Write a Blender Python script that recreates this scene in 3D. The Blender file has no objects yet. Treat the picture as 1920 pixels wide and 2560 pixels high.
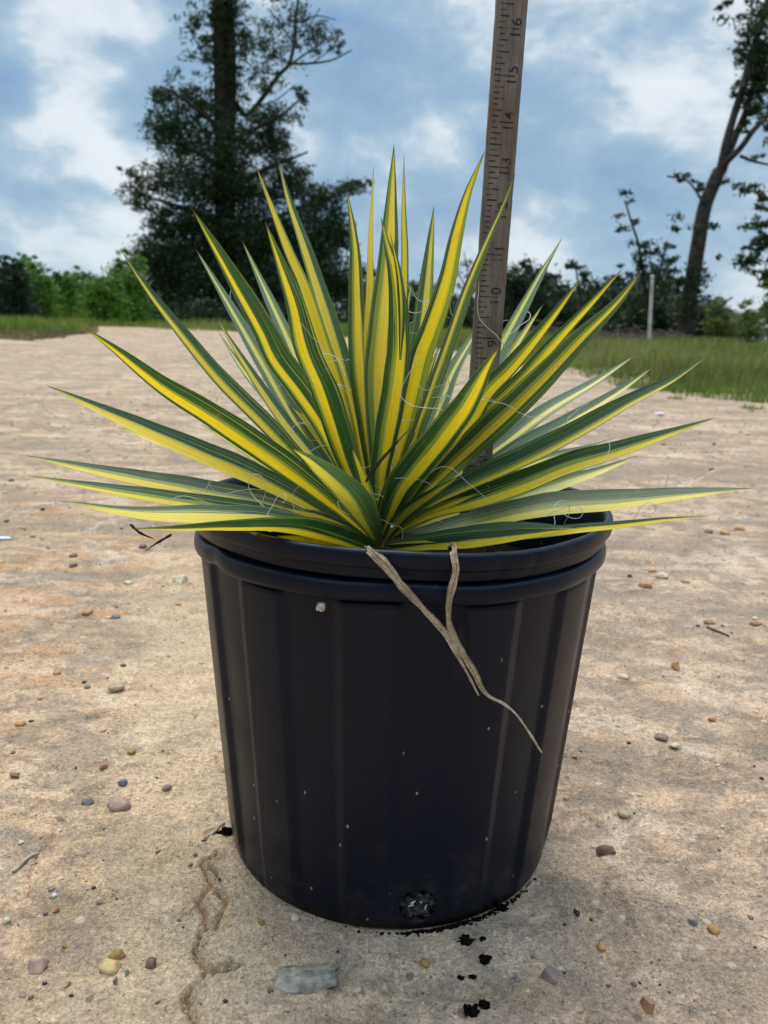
import bpy, math, random
import numpy as np
from mathutils import Vector, noise as mnoise

random.seed(7); rng = np.random.default_rng(7)
scene = bpy.context.scene
COL = scene.collection
R = math.radians

# ------------------------------------------------------------------ camera
F, CZ, CY, CX, PITCH, ROLL = 2043.38, .3555, -.5383, -.0108, .2219, .0305
W0, H0 = 1920, 2560
Cc = np.array([CX, CY, CZ])
fw = np.array([0, math.cos(PITCH), -math.sin(PITCH)]); up0 = np.array([0, math.sin(PITCH), math.cos(PITCH)]); rt0 = np.array([1., 0, 0])
rt = math.cos(ROLL)*rt0 + math.sin(ROLL)*up0
up = -math.sin(ROLL)*rt0 + math.cos(ROLL)*up0
cam = bpy.data.cameras.new('camera'); cam_o = bpy.data.objects.new('camera', cam); COL.objects.link(cam_o)
from mathutils import Matrix
M = Matrix(((rt[0], up[0], -fw[0], CX), (rt[1], up[1], -fw[1], CY), (rt[2], up[2], -fw[2], CZ), (0, 0, 0, 1)))
cam_o.matrix_world = M
cam.sensor_fit = 'HORIZONTAL'; cam.sensor_width = 36; cam.lens = F/W0*36
cam.clip_start = .02; cam.clip_end = 2000
cam.dof.use_dof = True; cam.dof.focus_distance = .50; cam.dof.aperture_fstop = 19
scene.camera = cam_o

def ray(u, v): return fw + rt*(u-960)/F - up*(v-1280)/F
def at_y(u, v, y):
    d = ray(u, v); return Cc + d*(y-CY)/d[1]
def at_z(u, v, z=0.):
    d = ray(u, v); return Cc + d*(z-CZ)/d[2]

# ------------------------------------------------------------------ render settings
scene.view_settings.view_transform = 'Standard'; scene.view_settings.look = 'None'
scene.view_settings.exposure = 0.14; scene.view_settings.gamma = 1.0
scene.render.resolution_x = 768; scene.render.resolution_y = 1024
scene.cycles.max_bounces = 8; scene.cycles.transparent_max_bounces = 12

# ------------------------------------------------------------------ node helper
class NT:
    def __init__(s, tree): s.t = tree; s.n = tree.nodes; s.l = tree.links
    def new(s, typ, **kw):
        n = s.n.new(typ)
        for k, v in kw.items(): setattr(n, k, v)
        return n
    def put(s, sock, v):
        if v is None: return
        if isinstance(v, (int, float)): sock.default_value = v
        elif isinstance(v, (tuple, list)):
            sock.default_value = tuple(v) + ((1,) if len(v) == 3 and len(sock.default_value) == 4 else ())
        else: s.l.new(v, sock)
    def math(s, op, a, b=None, c=None, clamp=False):
        n = s.new('ShaderNodeMath', operation=op); n.use_clamp = clamp
        s.put(n.inputs[0], a); s.put(n.inputs[1], b); s.put(n.inputs[2], c)
        return n.outputs[0]
    def vmath(s, op, a, b=None, out=0):
        n = s.new('ShaderNodeVectorMath', operation=op); s.put(n.inputs[0], a)
        if b is not None: s.put(n.inputs[1], b)
        return n.outputs[out]
    def noise(s, vec, scale, detail=4, rough=.55, dist=0, out='Fac'):
        n = s.new('ShaderNodeTexNoise'); s.put(n.inputs['Vector'], vec); n.inputs['Scale'].default_value = scale
        n.inputs['Detail'].default_value = detail; n.inputs['Roughness'].default_value = rough; n.inputs['Distortion'].default_value = dist
        return n.outputs[out]
    def ramp(s, fac, stops, interp='LINEAR'):
        n = s.new('ShaderNodeValToRGB'); n.color_ramp.interpolation = interp
        e = n.color_ramp.elements
        while len(e) < len(stops): e.new(.5)
        for i, (p, c) in enumerate(stops):
            e[i].position = p
            e[i].color = (c, c, c, 1) if isinstance(c, (int, float)) else tuple(c) + (1,)
        s.put(n.inputs[0], fac); return n.outputs[0]
    def mix(s, f, a, b, blend='MIX'):
        n = s.new('ShaderNodeMix', data_type='RGBA', blend_type=blend)
        s.put(n.inputs[0], f); s.put(n.inputs[6], a); s.put(n.inputs[7], b); return n.outputs[2]
    def sstep(s, x, a, b):
        n = s.new('ShaderNodeMapRange', interpolation_type='SMOOTHSTEP'); s.put(n.inputs[0], x)
        s.put(n.inputs[1], a); s.put(n.inputs[2], b); return n.outputs[0]
    def comb(s, x, y, z):
        n = s.new('ShaderNodeCombineXYZ'); s.put(n.inputs[0], x); s.put(n.inputs[1], y); s.put(n.inputs[2], z); return n.outputs[0]
    def sep(s, v):
        n = s.new('ShaderNodeSeparateXYZ'); s.put(n.inputs[0], v); return n.outputs
    def bump(s, h, strength, dist, normal=None):
        n = s.new('ShaderNodeBump'); n.inputs['Strength'].default_value = strength; n.inputs['Distance'].default_value = dist
        s.put(n.inputs['Height'], h)
        if normal is not None: s.l.new(normal, n.inputs['Normal'])
        return n.outputs[0]

# ------------------------------------------------------------------ world: sky with broken cloud
SUN_EL, SUN_AZ = R(62), R(-14)      # azimuth from +Y (behind the plant), negative = left
world = bpy.data.worlds.new("World"); scene.world = world; world.use_nodes = True
w = NT(world.node_tree); w.n.clear()
sky = w.new('ShaderNodeTexSky', sky_type='NISHITA'); sky.sun_disc = False
sky.sun_elevation = SUN_EL; sky.sun_rotation = SUN_AZ % (2*math.pi); sky.dust_density = 1.5; sky.air_density = 1.0
bg1 = w.new('ShaderNodeBackground'); w.l.new(sky.outputs[0], bg1.inputs[0]); bg1.inputs[1].default_value = .10
tc = w.new('ShaderNodeTexCoord').outputs['Generated']
sx, sy, sz = w.sep(tc)
zz = w.math('ADD', w.math('MAXIMUM', sz, 0), .22)
cv = w.vmath('MULTIPLY', tc, (1.0, 1.0, 1.75))
warp = w.noise(cv, 4.5, 3, .5, 0, 'Color')
cv2 = w.vmath('ADD', cv, w.vmath('MULTIPLY', w.vmath('SUBTRACT', warp, (.5, .5, .5)), (.10, .10, .10)))
n1 = w.noise(cv2, 5.4, 9, .55)
n2 = w.noise(w.vmath('ADD', cv2, (7.3, 2.1, .4)), 13.0, 7, .55)
dens = w.math('ADD', w.math('MULTIPLY', w.math('SUBTRACT', n1, .06), .86), w.math('MULTIPLY', n2, .34))
# large banks of cloud (bright +, shaded -) where the photograph has them
def blob(px, py, rad, amp):
    d = ray(px, py); d = d/np.linalg.norm(d)
    ds = w.vmath('DISTANCE', tc, tuple(float(q) for q in d), out=1)
    return w.math('MULTIPLY', w.sstep(ds, rad, 0.0), amp*.72)
acc = None
for b in [(230, 90, .15, .15), (130, 300, .09, .13), (260, 400, .08, .10), (1440, 110, .16, .14), (1560, 190, .08, .08), (1010, 440, .13, .12),
          (1300, 560, .15, .09), (560, 110, .08, .05), (330, 560, .12, .08), (1640, 250, .06, .09), (1750, 160, .10, .08), (40, 560, .10, .06),
          (380, 240, .11, -.13), (1010, 250, .14, -.09), (1420, 320, .13, -.10), (800, 200, .12, -.07), (1100, 480, .05, -.09), (180, 480, .06, -.05), (25, 230, .035, -.16)]:
    o = blob(*b); acc = o if acc is None else w.math('ADD', acc, o)
dens = w.math('ADD', dens, acc)
shade = w.ramp(dens, [(.30, (.14, .30, .56)), (.40, (.215, .365, .55)), (.50, (.28, .42, .57)), (.56, (.35, .485, .61)), (.60, (.45, .565, .665)), (.64, (.62, .70, .765)), (.69, (.74, .795, .84)), (.80, (.80, .84, .87))])
hz = w.sstep(sz, .16, -.02)
shade = w.mix(w.math('MULTIPLY', hz, .45), shade, (.44, .60, .76))
bg2 = w.new('ShaderNodeBackground'); w.put(bg2.inputs[0], shade)
# unseen sky gain added: brighter overhead as fill, dimmer behind camera for pot reflections
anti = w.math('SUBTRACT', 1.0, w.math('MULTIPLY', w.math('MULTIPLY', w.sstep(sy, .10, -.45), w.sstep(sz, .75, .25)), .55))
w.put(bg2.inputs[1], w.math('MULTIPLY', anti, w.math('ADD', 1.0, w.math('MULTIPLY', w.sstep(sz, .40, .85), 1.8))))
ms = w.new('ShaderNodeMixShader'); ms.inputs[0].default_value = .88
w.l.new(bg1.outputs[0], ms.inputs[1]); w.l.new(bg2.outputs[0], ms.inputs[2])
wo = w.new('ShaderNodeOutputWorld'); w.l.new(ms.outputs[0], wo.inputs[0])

sun = bpy.data.lights.new('sun', 'SUN'); sun.energy = 2.6; sun.angle = R(46); sun.color = (1, .90, .76)
sun_o = bpy.data.objects.new('sun', sun); COL.objects.link(sun_o)
sd = Vector((math.sin(SUN_AZ)*math.cos(SUN_EL), math.cos(SUN_AZ)*math.cos(SUN_EL), math.sin(SUN_EL)))
sun_o.rotation_euler = sd.to_track_quat('Z', 'Y').to_euler(); sun_o.location = (0, 0, 5)

# ------------------------------------------------------------------ object helpers
def tag(o, label=None, cat=None, group=None, kind=None):
    if label: o['label'] = label
    if cat: o['category'] = cat
    if group: o['group'] = group
    if kind: o['kind'] = kind
    return o
def empty(name, loc):
    o = bpy.data.objects.new(name, None); o.empty_display_size = .05; COL.objects.link(o); o.location = loc; return o
def link(name, me, mat=None, parent=None):
    o = bpy.data.objects.new(name, me); COL.objects.link(o)
    if mat: me.materials.append(mat)
    if parent:
        o.parent = parent
        w_ = Vector((0, 0, 0)); p = parent
        while p: w_ += p.location; p = p.parent
        o.location = -w_          # meshes are written in world coordinates
    return o
def mesh(name, V, Fc, smooth=True):
    me = bpy.data.meshes.new(name)
    me.from_pydata([tuple(map(float, v)) for v in V], [], [tuple(map(int, f)) for f in Fc])
    if smooth: me.polygons.foreach_set('use_smooth', [True]*len(me.polygons))
    me.update(); return me
def fast_mesh(name, V, Fc, smooth=False):
    """V (n,3) array, Fc (m,k) array with constant k"""
    V = np.asarray(V, np.float32); Fc = np.asarray(Fc, np.int32); k = Fc.shape[1]
    me = bpy.data.meshes.new(name)
    me.vertices.add(len(V)); me.vertices.foreach_set('co', V.ravel())
    me.loops.add(Fc.size); me.loops.foreach_set('vertex_index', Fc.ravel())
    me.polygons.add(len(Fc)); me.polygons.foreach_set('loop_start', np.arange(0, Fc.size, k, dtype=np.int32))
    me.polygons.foreach_set('loop_total', np.full(len(Fc), k, np.int32))
    me.polygons.foreach_set('use_smooth', np.full(len(Fc), smooth))
    me.update(calc_edges=True); return me
def catmull(P, n):
    P = np.array(P, float)
    if len(P) == 2: P = np.array([P[0], (P[0]+P[1])/2, P[1]])
    Q = np.vstack([2*P[0]-P[1], P, 2*P[-1]-P[-2]])
    out = []
    for i in range(len(P)-1):
        p0, p1, p2, p3 = Q[i:i+4]
        for t in np.linspace(0, 1, 24, endpoint=False):
            out.append(.5*((2*p1)+(-p0+p2)*t+(2*p0-5*p1+4*p2-p3)*t*t+(-p0+3*p1-3*p2+p3)*t**3))
    out.append(P[-1]); out = np.array(out)
    s = np.r_[0, np.cumsum(np.linalg.norm(np.diff(out, axis=0), axis=1))]
    q = np.linspace(0, s[-1], n)
    return np.stack([np.interp(q, s, out[:, k]) for k in range(out.shape[1])], -1)
def unit(v): return v/max(np.linalg.norm(v), 1e-12)
def tube_data(P, rad, k=6):
    P = np.asarray(P, float); n = len(P); rad = np.broadcast_to(rad, (n,))
    T = np.gradient(P, axis=0); V = []; a = np.array([0.3, .9, .1])
    for i in range(n):
        t = unit(T[i]); x = unit(np.cross(t, a)); y = np.cross(t, x); a = -np.cross(t, x) if False else a
        for j in range(k):
            th = 2*math.pi*j/k; V.append(P[i]+rad[i]*(math.cos(th)*x+math.sin(th)*y))
    Fc = [(i*k+j, i*k+(j+1) % k, (i+1)*k+(j+1) % k, (i+1)*k+j) for i in range(n-1) for j in range(k)]
    return V, Fc
class MB:
    def __init__(s): s.V = []; s.F = []
    def add(s, V, Fc):
        o = len(s.V); s.V += [tuple(v) for v in V]; s.F += [tuple(o+i for i in f) for f in Fc]; return s
    def box(s, c, sz, M3=None):
        c = np.array(c); h = np.array(sz)/2
        v = [np.array((x, y, z))*h for x in (-1, 1) for y in (-1, 1) for z in (-1, 1)]
        if M3 is not None: v = [M3@q for q in v]
        return s.add([c+q for q in v], [(0, 1, 3, 2), (4, 6, 7, 5), (0, 4, 5, 1), (2, 3, 7, 6), (0, 2, 6, 4), (1, 5, 7, 3)])
    def tube(s, P, r, k=6): return s.add(*tube_data(P, r, k))
    def build(s, name, mat, parent=None, smooth=True): return link(name, mesh(name, s.V, s.F, smooth), mat, parent)

# value-noise in numpy for terrain
_g = rng.random((512, 512))
def vnoise(x, y):
    xi = np.floor(x).astype(int); yi = np.floor(y).astype(int); fx = x-xi; fy = y-yi
    fx = fx*fx*fx*(fx*(fx*6-15)+10); fy = fy*fy*fy*(fy*(fy*6-15)+10)
    a = _g[xi % 512, yi % 512]; b = _g[(xi+1) % 512, yi % 512]; c = _g[xi % 512, (yi+1) % 512]; d = _g[(xi+1) % 512, (yi+1) % 512]
    return (a*(1-fx)+b*fx)*(1-fy)+(c*(1-fx)+d*fx)*fy-.5

# ------------------------------------------------------------------ materials
def mat(name):
    m = bpy.data.materials.new(name); m.use_nodes = True; t = NT(m.node_tree); t.n.clear()
    out = t.new('ShaderNodeOutputMaterial'); b = t.new('ShaderNodeBsdfPrincipled'); t.l.new(b.outputs[0], out.inputs[0])
    return m, t, b, out
def simple(name, c1, c2, scale, rough=.7, bump=.3, bd=.001, spec=.5, detail=5):
    m, t, b, o = mat(name); co = t.new('ShaderNodeTexCoord').outputs['Object']
    n = t.noise(co, scale, detail); t.put(b.inputs['Base Color'], t.ramp(n, [(.35, c1), (.65, c2)]))
    b.inputs['Roughness'].default_value = rough; b.inputs['Specular IOR Level'].default_value = spec
    if bump: t.put(b.inputs['Normal'], t.bump(t.noise(co, scale*3, 5), bump, bd))
    return m

def make_ground():
    m, t, b, o = mat('dirt'); co = t.new('ShaderNodeTexCoord').outputs['Object']
    x, y, z = t.sep(co)
    big = t.noise(co, 2.2, 5, .6, .6); mid = t.noise(co, 9, 6, .62, .8); fine = t.noise(co, 42, 6, .68, .5); grit = t.noise(co, 260, 4, .7)
    strx = t.noise(t.vmath('MULTIPLY', co, (1., 3.2, 1.)), 4.5, 6, .6, .4)
    tan = (.56, .39, .235); pink = (.525, .365, .25); grey = (.29, .205, .135); pale = (.64, .49, .36)
    c = t.ramp(mid, [(.36, grey), (.47, pink), (.56, pink), (.68, pale)])
    left = t.sstep(t.math('ADD', x, t.math('MULTIPLY', big, .5)), .30, .05)
    lw = t.math('MULTIPLY', t.sstep(x, -.10, -.45), t.math('MULTIPLY', t.sstep(y, -.02, .20), t.sstep(y, 1.6, .8)))
    c = t.mix(t.math('MULTIPLY', left, .6), c, t.ramp(mid, [(.33, (.29, .215, .135)), (.5, tan), (.7, (.57, .44, .29))]))
    # darker thin-crusted blotches
    bl = t.sstep(t.math('ADD', t.math('MULTIPLY', fine, .55), t.math('MULTIPLY', strx, .45)), .53, .44)
    c = t.mix(t.math('MULTIPLY', bl, .60), c, (.25, .19, .145))
    vc = t.new('ShaderNodeTexVoronoi', feature='DISTANCE_TO_EDGE'); vc.inputs['Scale'].default_value = 150; t.put(vc.inputs['Vector'], t.vmath('ADD', co, t.vmath('MULTIPLY', t.noise(co, 60, 3, .6, 0, 'Color'), (.012, .012, .012))))
    pit = t.math('MULTIPLY', t.sstep(vc.outputs['Distance'], .10, .02), t.sstep(t.noise(co, 22, 4, .6), .45, .6))
    c = t.mix(t.math('MULTIPLY', pit, .22), c, (.56, .45, .33))
    rs = t.sstep(t.noise(t.vmath('ADD', co, (3.3, 1.7, 0)), 13, 5, .6, .7), .60, .72)
    c = t.mix(t.math('MULTIPLY', rs, .7), c, (.34, .175, .075))
    gs = t.sstep(t.noise(t.vmath('ADD', co, (9.3, 4.7, 0)), 11, 6, .65, .6), .54, .64)
    c = t.mix(t.math('MULTIPLY', gs, .6), c, (.225, .19, .155))
    lst = t.noise(t.vmath('MULTIPLY', co, (1., 2.4, 1.)), 12, 6, .68, .7)
    c = t.mix(t.math('MULTIPLY', lw, t.math('MULTIPLY', t.sstep(lst, .47, .60), .75)), c, (.50, .27, .12))
    c = t.mix(t.math('MULTIPLY', lw, t.math('MULTIPLY', t.sstep(lst, .45, .34), .6)), c, (.24, .185, .13))
    # broad streaks left by wheels and run-off: darker damp soil, paler dry silt
    bnd = t.noise(t.vmath('ADD', t.vmath('MULTIPLY', co, (.55, 2.6, 1.)), (2.1, 5.3, 0)), 2.6, 6, .62, .5)
    c = t.mix(t.math('MULTIPLY', t.math('MULTIPLY', t.sstep(bnd, .50, .38), t.sstep(y, .05, .6)), .75), c, (.27, .205, .15))
    c = t.mix(t.math('MULTIPLY', t.math('MULTIPLY', t.sstep(bnd, .54, .66), t.sstep(y, .05, .6)), .6), c, (.58, .465, .35))
    st2 = t.noise(t.vmath('MULTIPLY', co, (1, 2., 1)), 17, 5, .65, .8)
    c = t.mix(t.math('MULTIPLY', t.sstep(st2, .47, .36), .6), c, (.22, .165, .115))
    dmp = t.noise(t.vmath('ADD', co, (6.1, 8.2, 0)), 5.5, 7, .70, .8)
    c = t.mix(t.math('MULTIPLY', t.sstep(dmp, .475, .40), .62), c, (.27, .205, .15))
    c = t.mix(t.math('MULTIPLY', t.sstep(dmp, .56, .66), .55), c, (.62, .50, .38))
    trk = t.math('ABSOLUTE', t.math('ADD', t.math('ADD', x, t.math('MULTIPLY', y, .26)), t.math('ADD', .155, t.math('MULTIPLY', t.math('SUBTRACT', mid, .5), .10))))
    c = t.mix(t.math('MULTIPLY', t.math('MULTIPLY', t.sstep(trk, .075, .02), t.sstep(y, .9, .2)), .5), c, (.60, .45, .29))
    # grit speckle
    v = t.new('ShaderNodeTexVoronoi'); v.inputs['Scale'].default_value = 210; t.put(v.inputs['Vector'], co)
    sp = t.math('MULTIPLY', t.sstep(v.outputs['Distance'], .24, .12), t.sstep(t.sep(v.outputs['Color'])[0], .80, .86))
    c = t.mix(t.math('MULTIPLY', sp, .75), c, t.ramp(t.sep(v.outputs['Color'])[1], [(.3, (.09, .075, .06)), (.55, (.36, .21, .11)), (.8, (.62, .53, .42))]))
    c = t.mix(.55, c, t.mix(1, c, t.ramp(grit, [(.32, .42), (.5, 1.0), (.68, 1.5)]), 'MULTIPLY'))
    g2 = t.noise(co, 620, 3, .6); c = t.mix(.5, c, t.mix(1, c, t.ramp(g2, [(.35, .50), (.5, 1.0), (.65, 1.5)]), 'MULTIPLY'))
    v2 = t.new('ShaderNodeTexVoronoi'); v2.inputs['Scale'].default_value = 75; t.put(v2.inputs['Vector'], co); pk = t.sep(v2.outputs['Color'])
    fl = t.math('MULTIPLY', t.sstep(t.math('ADD', v2.outputs['Distance'], t.math('MULTIPLY', grit, .3)), .42, .34), t.math('GREATER_THAN', pk[0], .84))
    c = t.mix(t.math('MULTIPLY', fl, .7), c, t.ramp(pk[1], [(.2, (.13, .105, .085)), (.5, (.34, .20, .115)), (.8, (.60, .48, .34))]))
    # soil exposed in the cracks, and turf colour under grass
    at = t.new('ShaderNodeAttribute', attribute_name='wear'); wr, wg, wb = t.sep(at.outputs['Color'])
    c = t.mix(wr, c, t.ramp(fine, [(.35, (.13, .065, .025)), (.6, (.33, .18, .075))]))
    c = t.mix(t.math('MULTIPLY', wg, t.sstep(t.noise(co, 1.5, 5, .6), .25, .55)), c, t.ramp(mid, [(.4, (.10, .12, .045)), (.6, (.24, .20, .10))]))
    c = t.mix(t.math('MULTIPLY', wb, .8), c, (.10, .08, .065))
    t.put(b.inputs['Base Color'], c); b.inputs['Roughness'].default_value = .92; b.inputs['Specular IOR Level'].default_value = .22
    n = t.bump(mid, .4, .012); n = t.bump(fine, .8, .006, n); n = t.bump(grit, .9, .0018, n); n = t.bump(pit, .5, .0012, n); n = t.bump(sp, .5, .002, n)
    t.put(b.inputs['Normal'], n); return m

def make_leaf_mat():
    m, t, b, out = mat('variegated_leaf')
    uv = t.new('ShaderNodeUVMap', uv_map='leaf').outputs[0]; u, v, _ = t.sep(uv)
    pa = t.new('ShaderNodeUVMap', uv_map='stripe').outputs[0]; c, hw, _ = t.sep(pa)
    pb = t.new('ShaderNodeUVMap', uv_map='seed').outputs[0]; sd_, gl, _ = t.sep(pb); hw = t.math('MULTIPLY', t.math('MULTIPLY', hw, 1.04), t.math('ADD', .62, t.math('MULTIPLY', t.sstep(v, .02, .45), .38)))
    co = t.new('ShaderNodeTexCoord').outputs['Object']
    # streaks run along the leaf: high frequency across, low along
    def st(fu, fv, off, det=3): return t.noise(t.comb(t.math('ADD', t.math('MULTIPLY', u, fu), t.math('MULTIPLY', sd_, 37.+off)), t.math('MULTIPLY', v, fv), off), 1, det, .6)
    wob = t.math('MULTIPLY', t.math('SUBTRACT', st(3, 2.2, 3.1), .5), .10)
    d = t.math('DIVIDE', t.math('ADD', t.math('SUBTRACT', u, c), wob), hw)      # -1..1 inside yellow
    ad = t.math('ABSOLUTE', d)
    yel = t.sstep(ad, 1.03, .93)
    # pale-green shoulder to one side of the yellow
    sh = t.math('ADD', 1.55, t.math('MULTIPLY', t.math('SUBTRACT', st(2, 1.0, 8.4), .38), 3.4))
    side = t.math('MULTIPLY', d, t.math('SUBTRACT', t.math('MULTIPLY', t.math('GREATER_THAN', sd_, .45), 2), 1))
    shoulder = t.math('MULTIPLY', t.sstep(t.math('SUBTRACT', side, sh), .05, -.02), t.math('GREATER_THAN', side, 0))
    streak = t.sstep(st(26, 1.0, 5.0, 2), .585, .63)
    dstreak = t.sstep(st(22, 1.1, 11.0, 2), .66, .70)
    green = t.ramp(st(14, 3, 1.0), [(.3, (.017, .058, .026)), (.7, (.038, .105, .046))])
    lime = t.ramp(st(18, 2, 2.0), [(.3, (.17, .26, .035)), (.7, (.34, .40, .075))])
    yell = t.ramp(st(12, 4, 6.0), [(.3, (.80, .58, .012)), (.7, (.90, .74, .06))])
    yell = t.mix(t.math('MULTIPLY', gl, .75), yell, (.80, .80, .34))
    green = t.mix(t.math('MULTIPLY', gl, .75), green, (.16, .27, .20))
    col = t.mix(shoulder, green, lime)
    col = t.mix(t.math('MULTIPLY', streak, .8), col, (.36, .43, .13))
    col = t.mix(yel, col, yell)
    col = t.mix(t.math('MULTIPLY', t.math('MULTIPLY', dstreak, yel), .5), col, (.22, .32, .06))
    # toward the tip the yellow runs out in green; toward the base it pales
    tipg = t.sstep(t.math('ADD', v, t.math('MULTIPLY', t.math('SUBTRACT', st(16, 1.5, 7.0), .5), .35)), .88, .99)
    col = t.mix(t.math('MULTIPLY', tipg, .6), col, (.15, .20, .04))
    col = t.mix(t.math('MULTIPLY', t.sstep(v, .965, .99), .9), col, (.10, .035, .015))
    col = t.mix(t.math('MULTIPLY', t.sstep(v, .20, .0), .5), col, (.26, .27, .12))
    rim_ = t.math('MULTIPLY', t.sstep(t.math('ABSOLUTE', t.math('SUBTRACT', ad, 1.12)), .10, .03), t.sstep(st(3, 1.6, 12.0), .42, .50))
    col = t.mix(t.math('MULTIPLY', rim_, .8), col, (.62, .66, .30))
    vein = st(85, .7, 9.0, 2); col = t.mix(.5, col, t.mix(1, col, t.ramp(vein, [(.35, .72), (.5, 1.0), (.65, 1.28)]), 'MULTIPLY'))
    # edge line, brown spots
    e = t.math('MINIMUM', u, t.math('SUBTRACT', 1, u))
    col = t.mix(t.math('MULTIPLY', t.sstep(e, .022, .008), .75), col, (.30, .26, .16))
    spn = t.noise(co, 160, 3, .5); col = t.mix(t.math('MULTIPLY', t.sstep(spn, .74, .79), .6), col, (.16, .07, .015))
    dst = t.noise(co, 75, 5, .7); col = t.mix(t.math('MULTIPLY', t.sstep(dst, .55, .75), .22), col, (.30, .30, .22))
    sp2 = t.noise(co, 420, 2, .6); col = t.mix(t.math('MULTIPLY', t.sstep(sp2, .66, .75), .35), col, (.10, .12, .07))
    t.put(b.inputs['Base Color'], col); b.inputs['Roughness'].default_value = .40; b.inputs['Specular IOR Level'].default_value = .45
    ridge = st(60, .8, 4.0, 2)
    t.put(b.inputs['Normal'], t.bump(ridge, .25, .0006))
    tr = t.new('ShaderNodeBsdfTranslucent'); t.put(tr.inputs[0], t.mix(1, col, (1.25, 1.15, .55), 'MULTIPLY'))
    mx = t.new('ShaderNodeMixShader'); mx.inputs[0].default_value = .40
    t.l.new(b.outputs[0], mx.inputs[1]); t.l.new(tr.outputs[0], mx.inputs[2]); t.l.new(mx.outputs[0], out.inputs[0])
    return m

def make_foliage(name, c1, c2, trans=.25):
    m, t, b, out = mat(name)
    at = t.new('ShaderNodeAttribute', attribute_name='tone').outputs['Fac']
    col = t.mix(at, c1, c2); t.put(b.inputs['Base Color'], col); b.inputs['Roughness'].default_value = .55; b.inputs['Specular IOR Level'].default_value = .25
    tr = t.new('ShaderNodeBsdfTranslucent'); t.put(tr.inputs[0], col); mx = t.new('ShaderNodeMixShader'); mx.inputs[0].default_value = trans
    t.l.new(b.outputs[0], mx.inputs[1]); t.l.new(tr.outputs[0], mx.inputs[2]); t.l.new(mx.outputs[0], out.inputs[0])
    return m

def make_pot_mat():
    m, t, b, o = mat('black_pot_plastic'); co = t.new('ShaderNodeTexCoord').outputs['Object']
    n = t.noise(co, 14, 5); z = t.sep(co)[2]
    c = t.ramp(n, [(.3, (.0013, .0037, .0120)), (.7, (.0024, .0060, .0180))])
    v = t.new('ShaderNodeTexVoronoi'); v.inputs['Scale'].default_value = 230; t.put(v.inputs['Vector'], t.vmath('MULTIPLY', co, (1, 1, .62)))
    pick = t.sep(v.outputs['Color'])[0]
    low = t.math('ADD', .93, t.math('MULTIPLY', t.sstep(z, .0, .13), .037))
    fl = t.math('MULTIPLY', t.sstep(v.outputs['Distance'], .20, .12), t.math('GREATER_THAN', pick, low))
    c = t.mix(t.math('MULTIPLY', fl, .8), c, t.ramp(t.sep(v.outputs['Color'])[1], [(.3, (.22, .12, .05)), (.7, (.42, .38, .30))]))
    dust = t.math('MULTIPLY', t.sstep(t.noise(co, 35, 6, .7), .48, .72), t.sstep(z, .10, .0))
    c = t.mix(t.math('MULTIPLY', dust, .16), c, (.18, .14, .10))
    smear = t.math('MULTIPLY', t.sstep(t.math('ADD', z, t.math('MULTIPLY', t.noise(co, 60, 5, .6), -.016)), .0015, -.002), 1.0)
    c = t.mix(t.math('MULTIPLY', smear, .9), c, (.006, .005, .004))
    t.put(b.inputs['Base Color'], c)
    t.put(b.inputs['Roughness'], t.ramp(t.noise(co, 30, 5), [(.3, .30), (.7, .42)])); b.inputs['Specular IOR Level'].default_value = .23
    nn = t.bump(t.noise(co, 700, 3, .6), .22, .0004); nn = t.bump(t.noise(co, 45, 4), .12, .0012, nn); nn = t.bump(fl, .5, .0008, nn)
    t.put(b.inputs['Normal'], nn); return m

def make_ruler_mat():
    m, t, b, o = mat('weathered_wood'); co = t.new('ShaderNodeTexCoord').outputs['Object']
    g = t.noise(t.vmath('MULTIPLY', co, (1, 1, .035)), 900, 6, .65, .2); g2 = t.noise(t.vmath('MULTIPLY', co, (1, 1, .12)), 160, 5, .6, .3); bl = t.noise(co, 26, 5, .6)
    c = t.ramp(g, [(.30, (.075, .058, .048)), (.5, (.19, .15, .125)), (.72, (.31, .255, .215))])
    c = t.mix(.5, c, t.ramp(g2, [(.35, (.09, .070, .056)), (.65, (.26, .21, .175))]))
    c = t.mix(t.math('MULTIPLY', t.sstep(bl, .52, .72), .45), c, (.14, .072, .045))
    c = t.mix(t.math('MULTIPLY', t.sstep(bl, .45, .28), .5), c, (.045, .036, .03))
    t.put(b.inputs['Base Color'], c); b.inputs['Roughness'].default_value = .8; b.inputs['Specular IOR Level'].default_value = .25
    t.put(b.inputs['Normal'], t.bump(g, .5, .0005)); return m
def make_ink():
    m, t, b, o = mat('worn_black_ink'); co = t.new('ShaderNodeTexCoord').outputs['Object']
    b.inputs['Base Color'].default_value = (.012, .010, .011, 1); b.inputs['Roughness'].default_value = .6
    wv = t.math('ADD', t.math('MULTIPLY', t.noise(t.vmath('MULTIPLY', co, (1, 1, .15)), 700, 4, .6), .5), t.math('MULTIPLY', t.noise(co, 140, 4, .6), .5))
    tp = t.new('ShaderNodeBsdfTransparent'); mx = t.new('ShaderNodeMixShader'); t.put(mx.inputs[0], t.math('MULTIPLY', t.sstep(wv, .38, .52), .9))
    t.l.new(tp.outputs[0], mx.inputs[1]); t.l.new(b.outputs[0], mx.inputs[2]); t.l.new(mx.outputs[0], o.inputs[0]); return m

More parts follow.
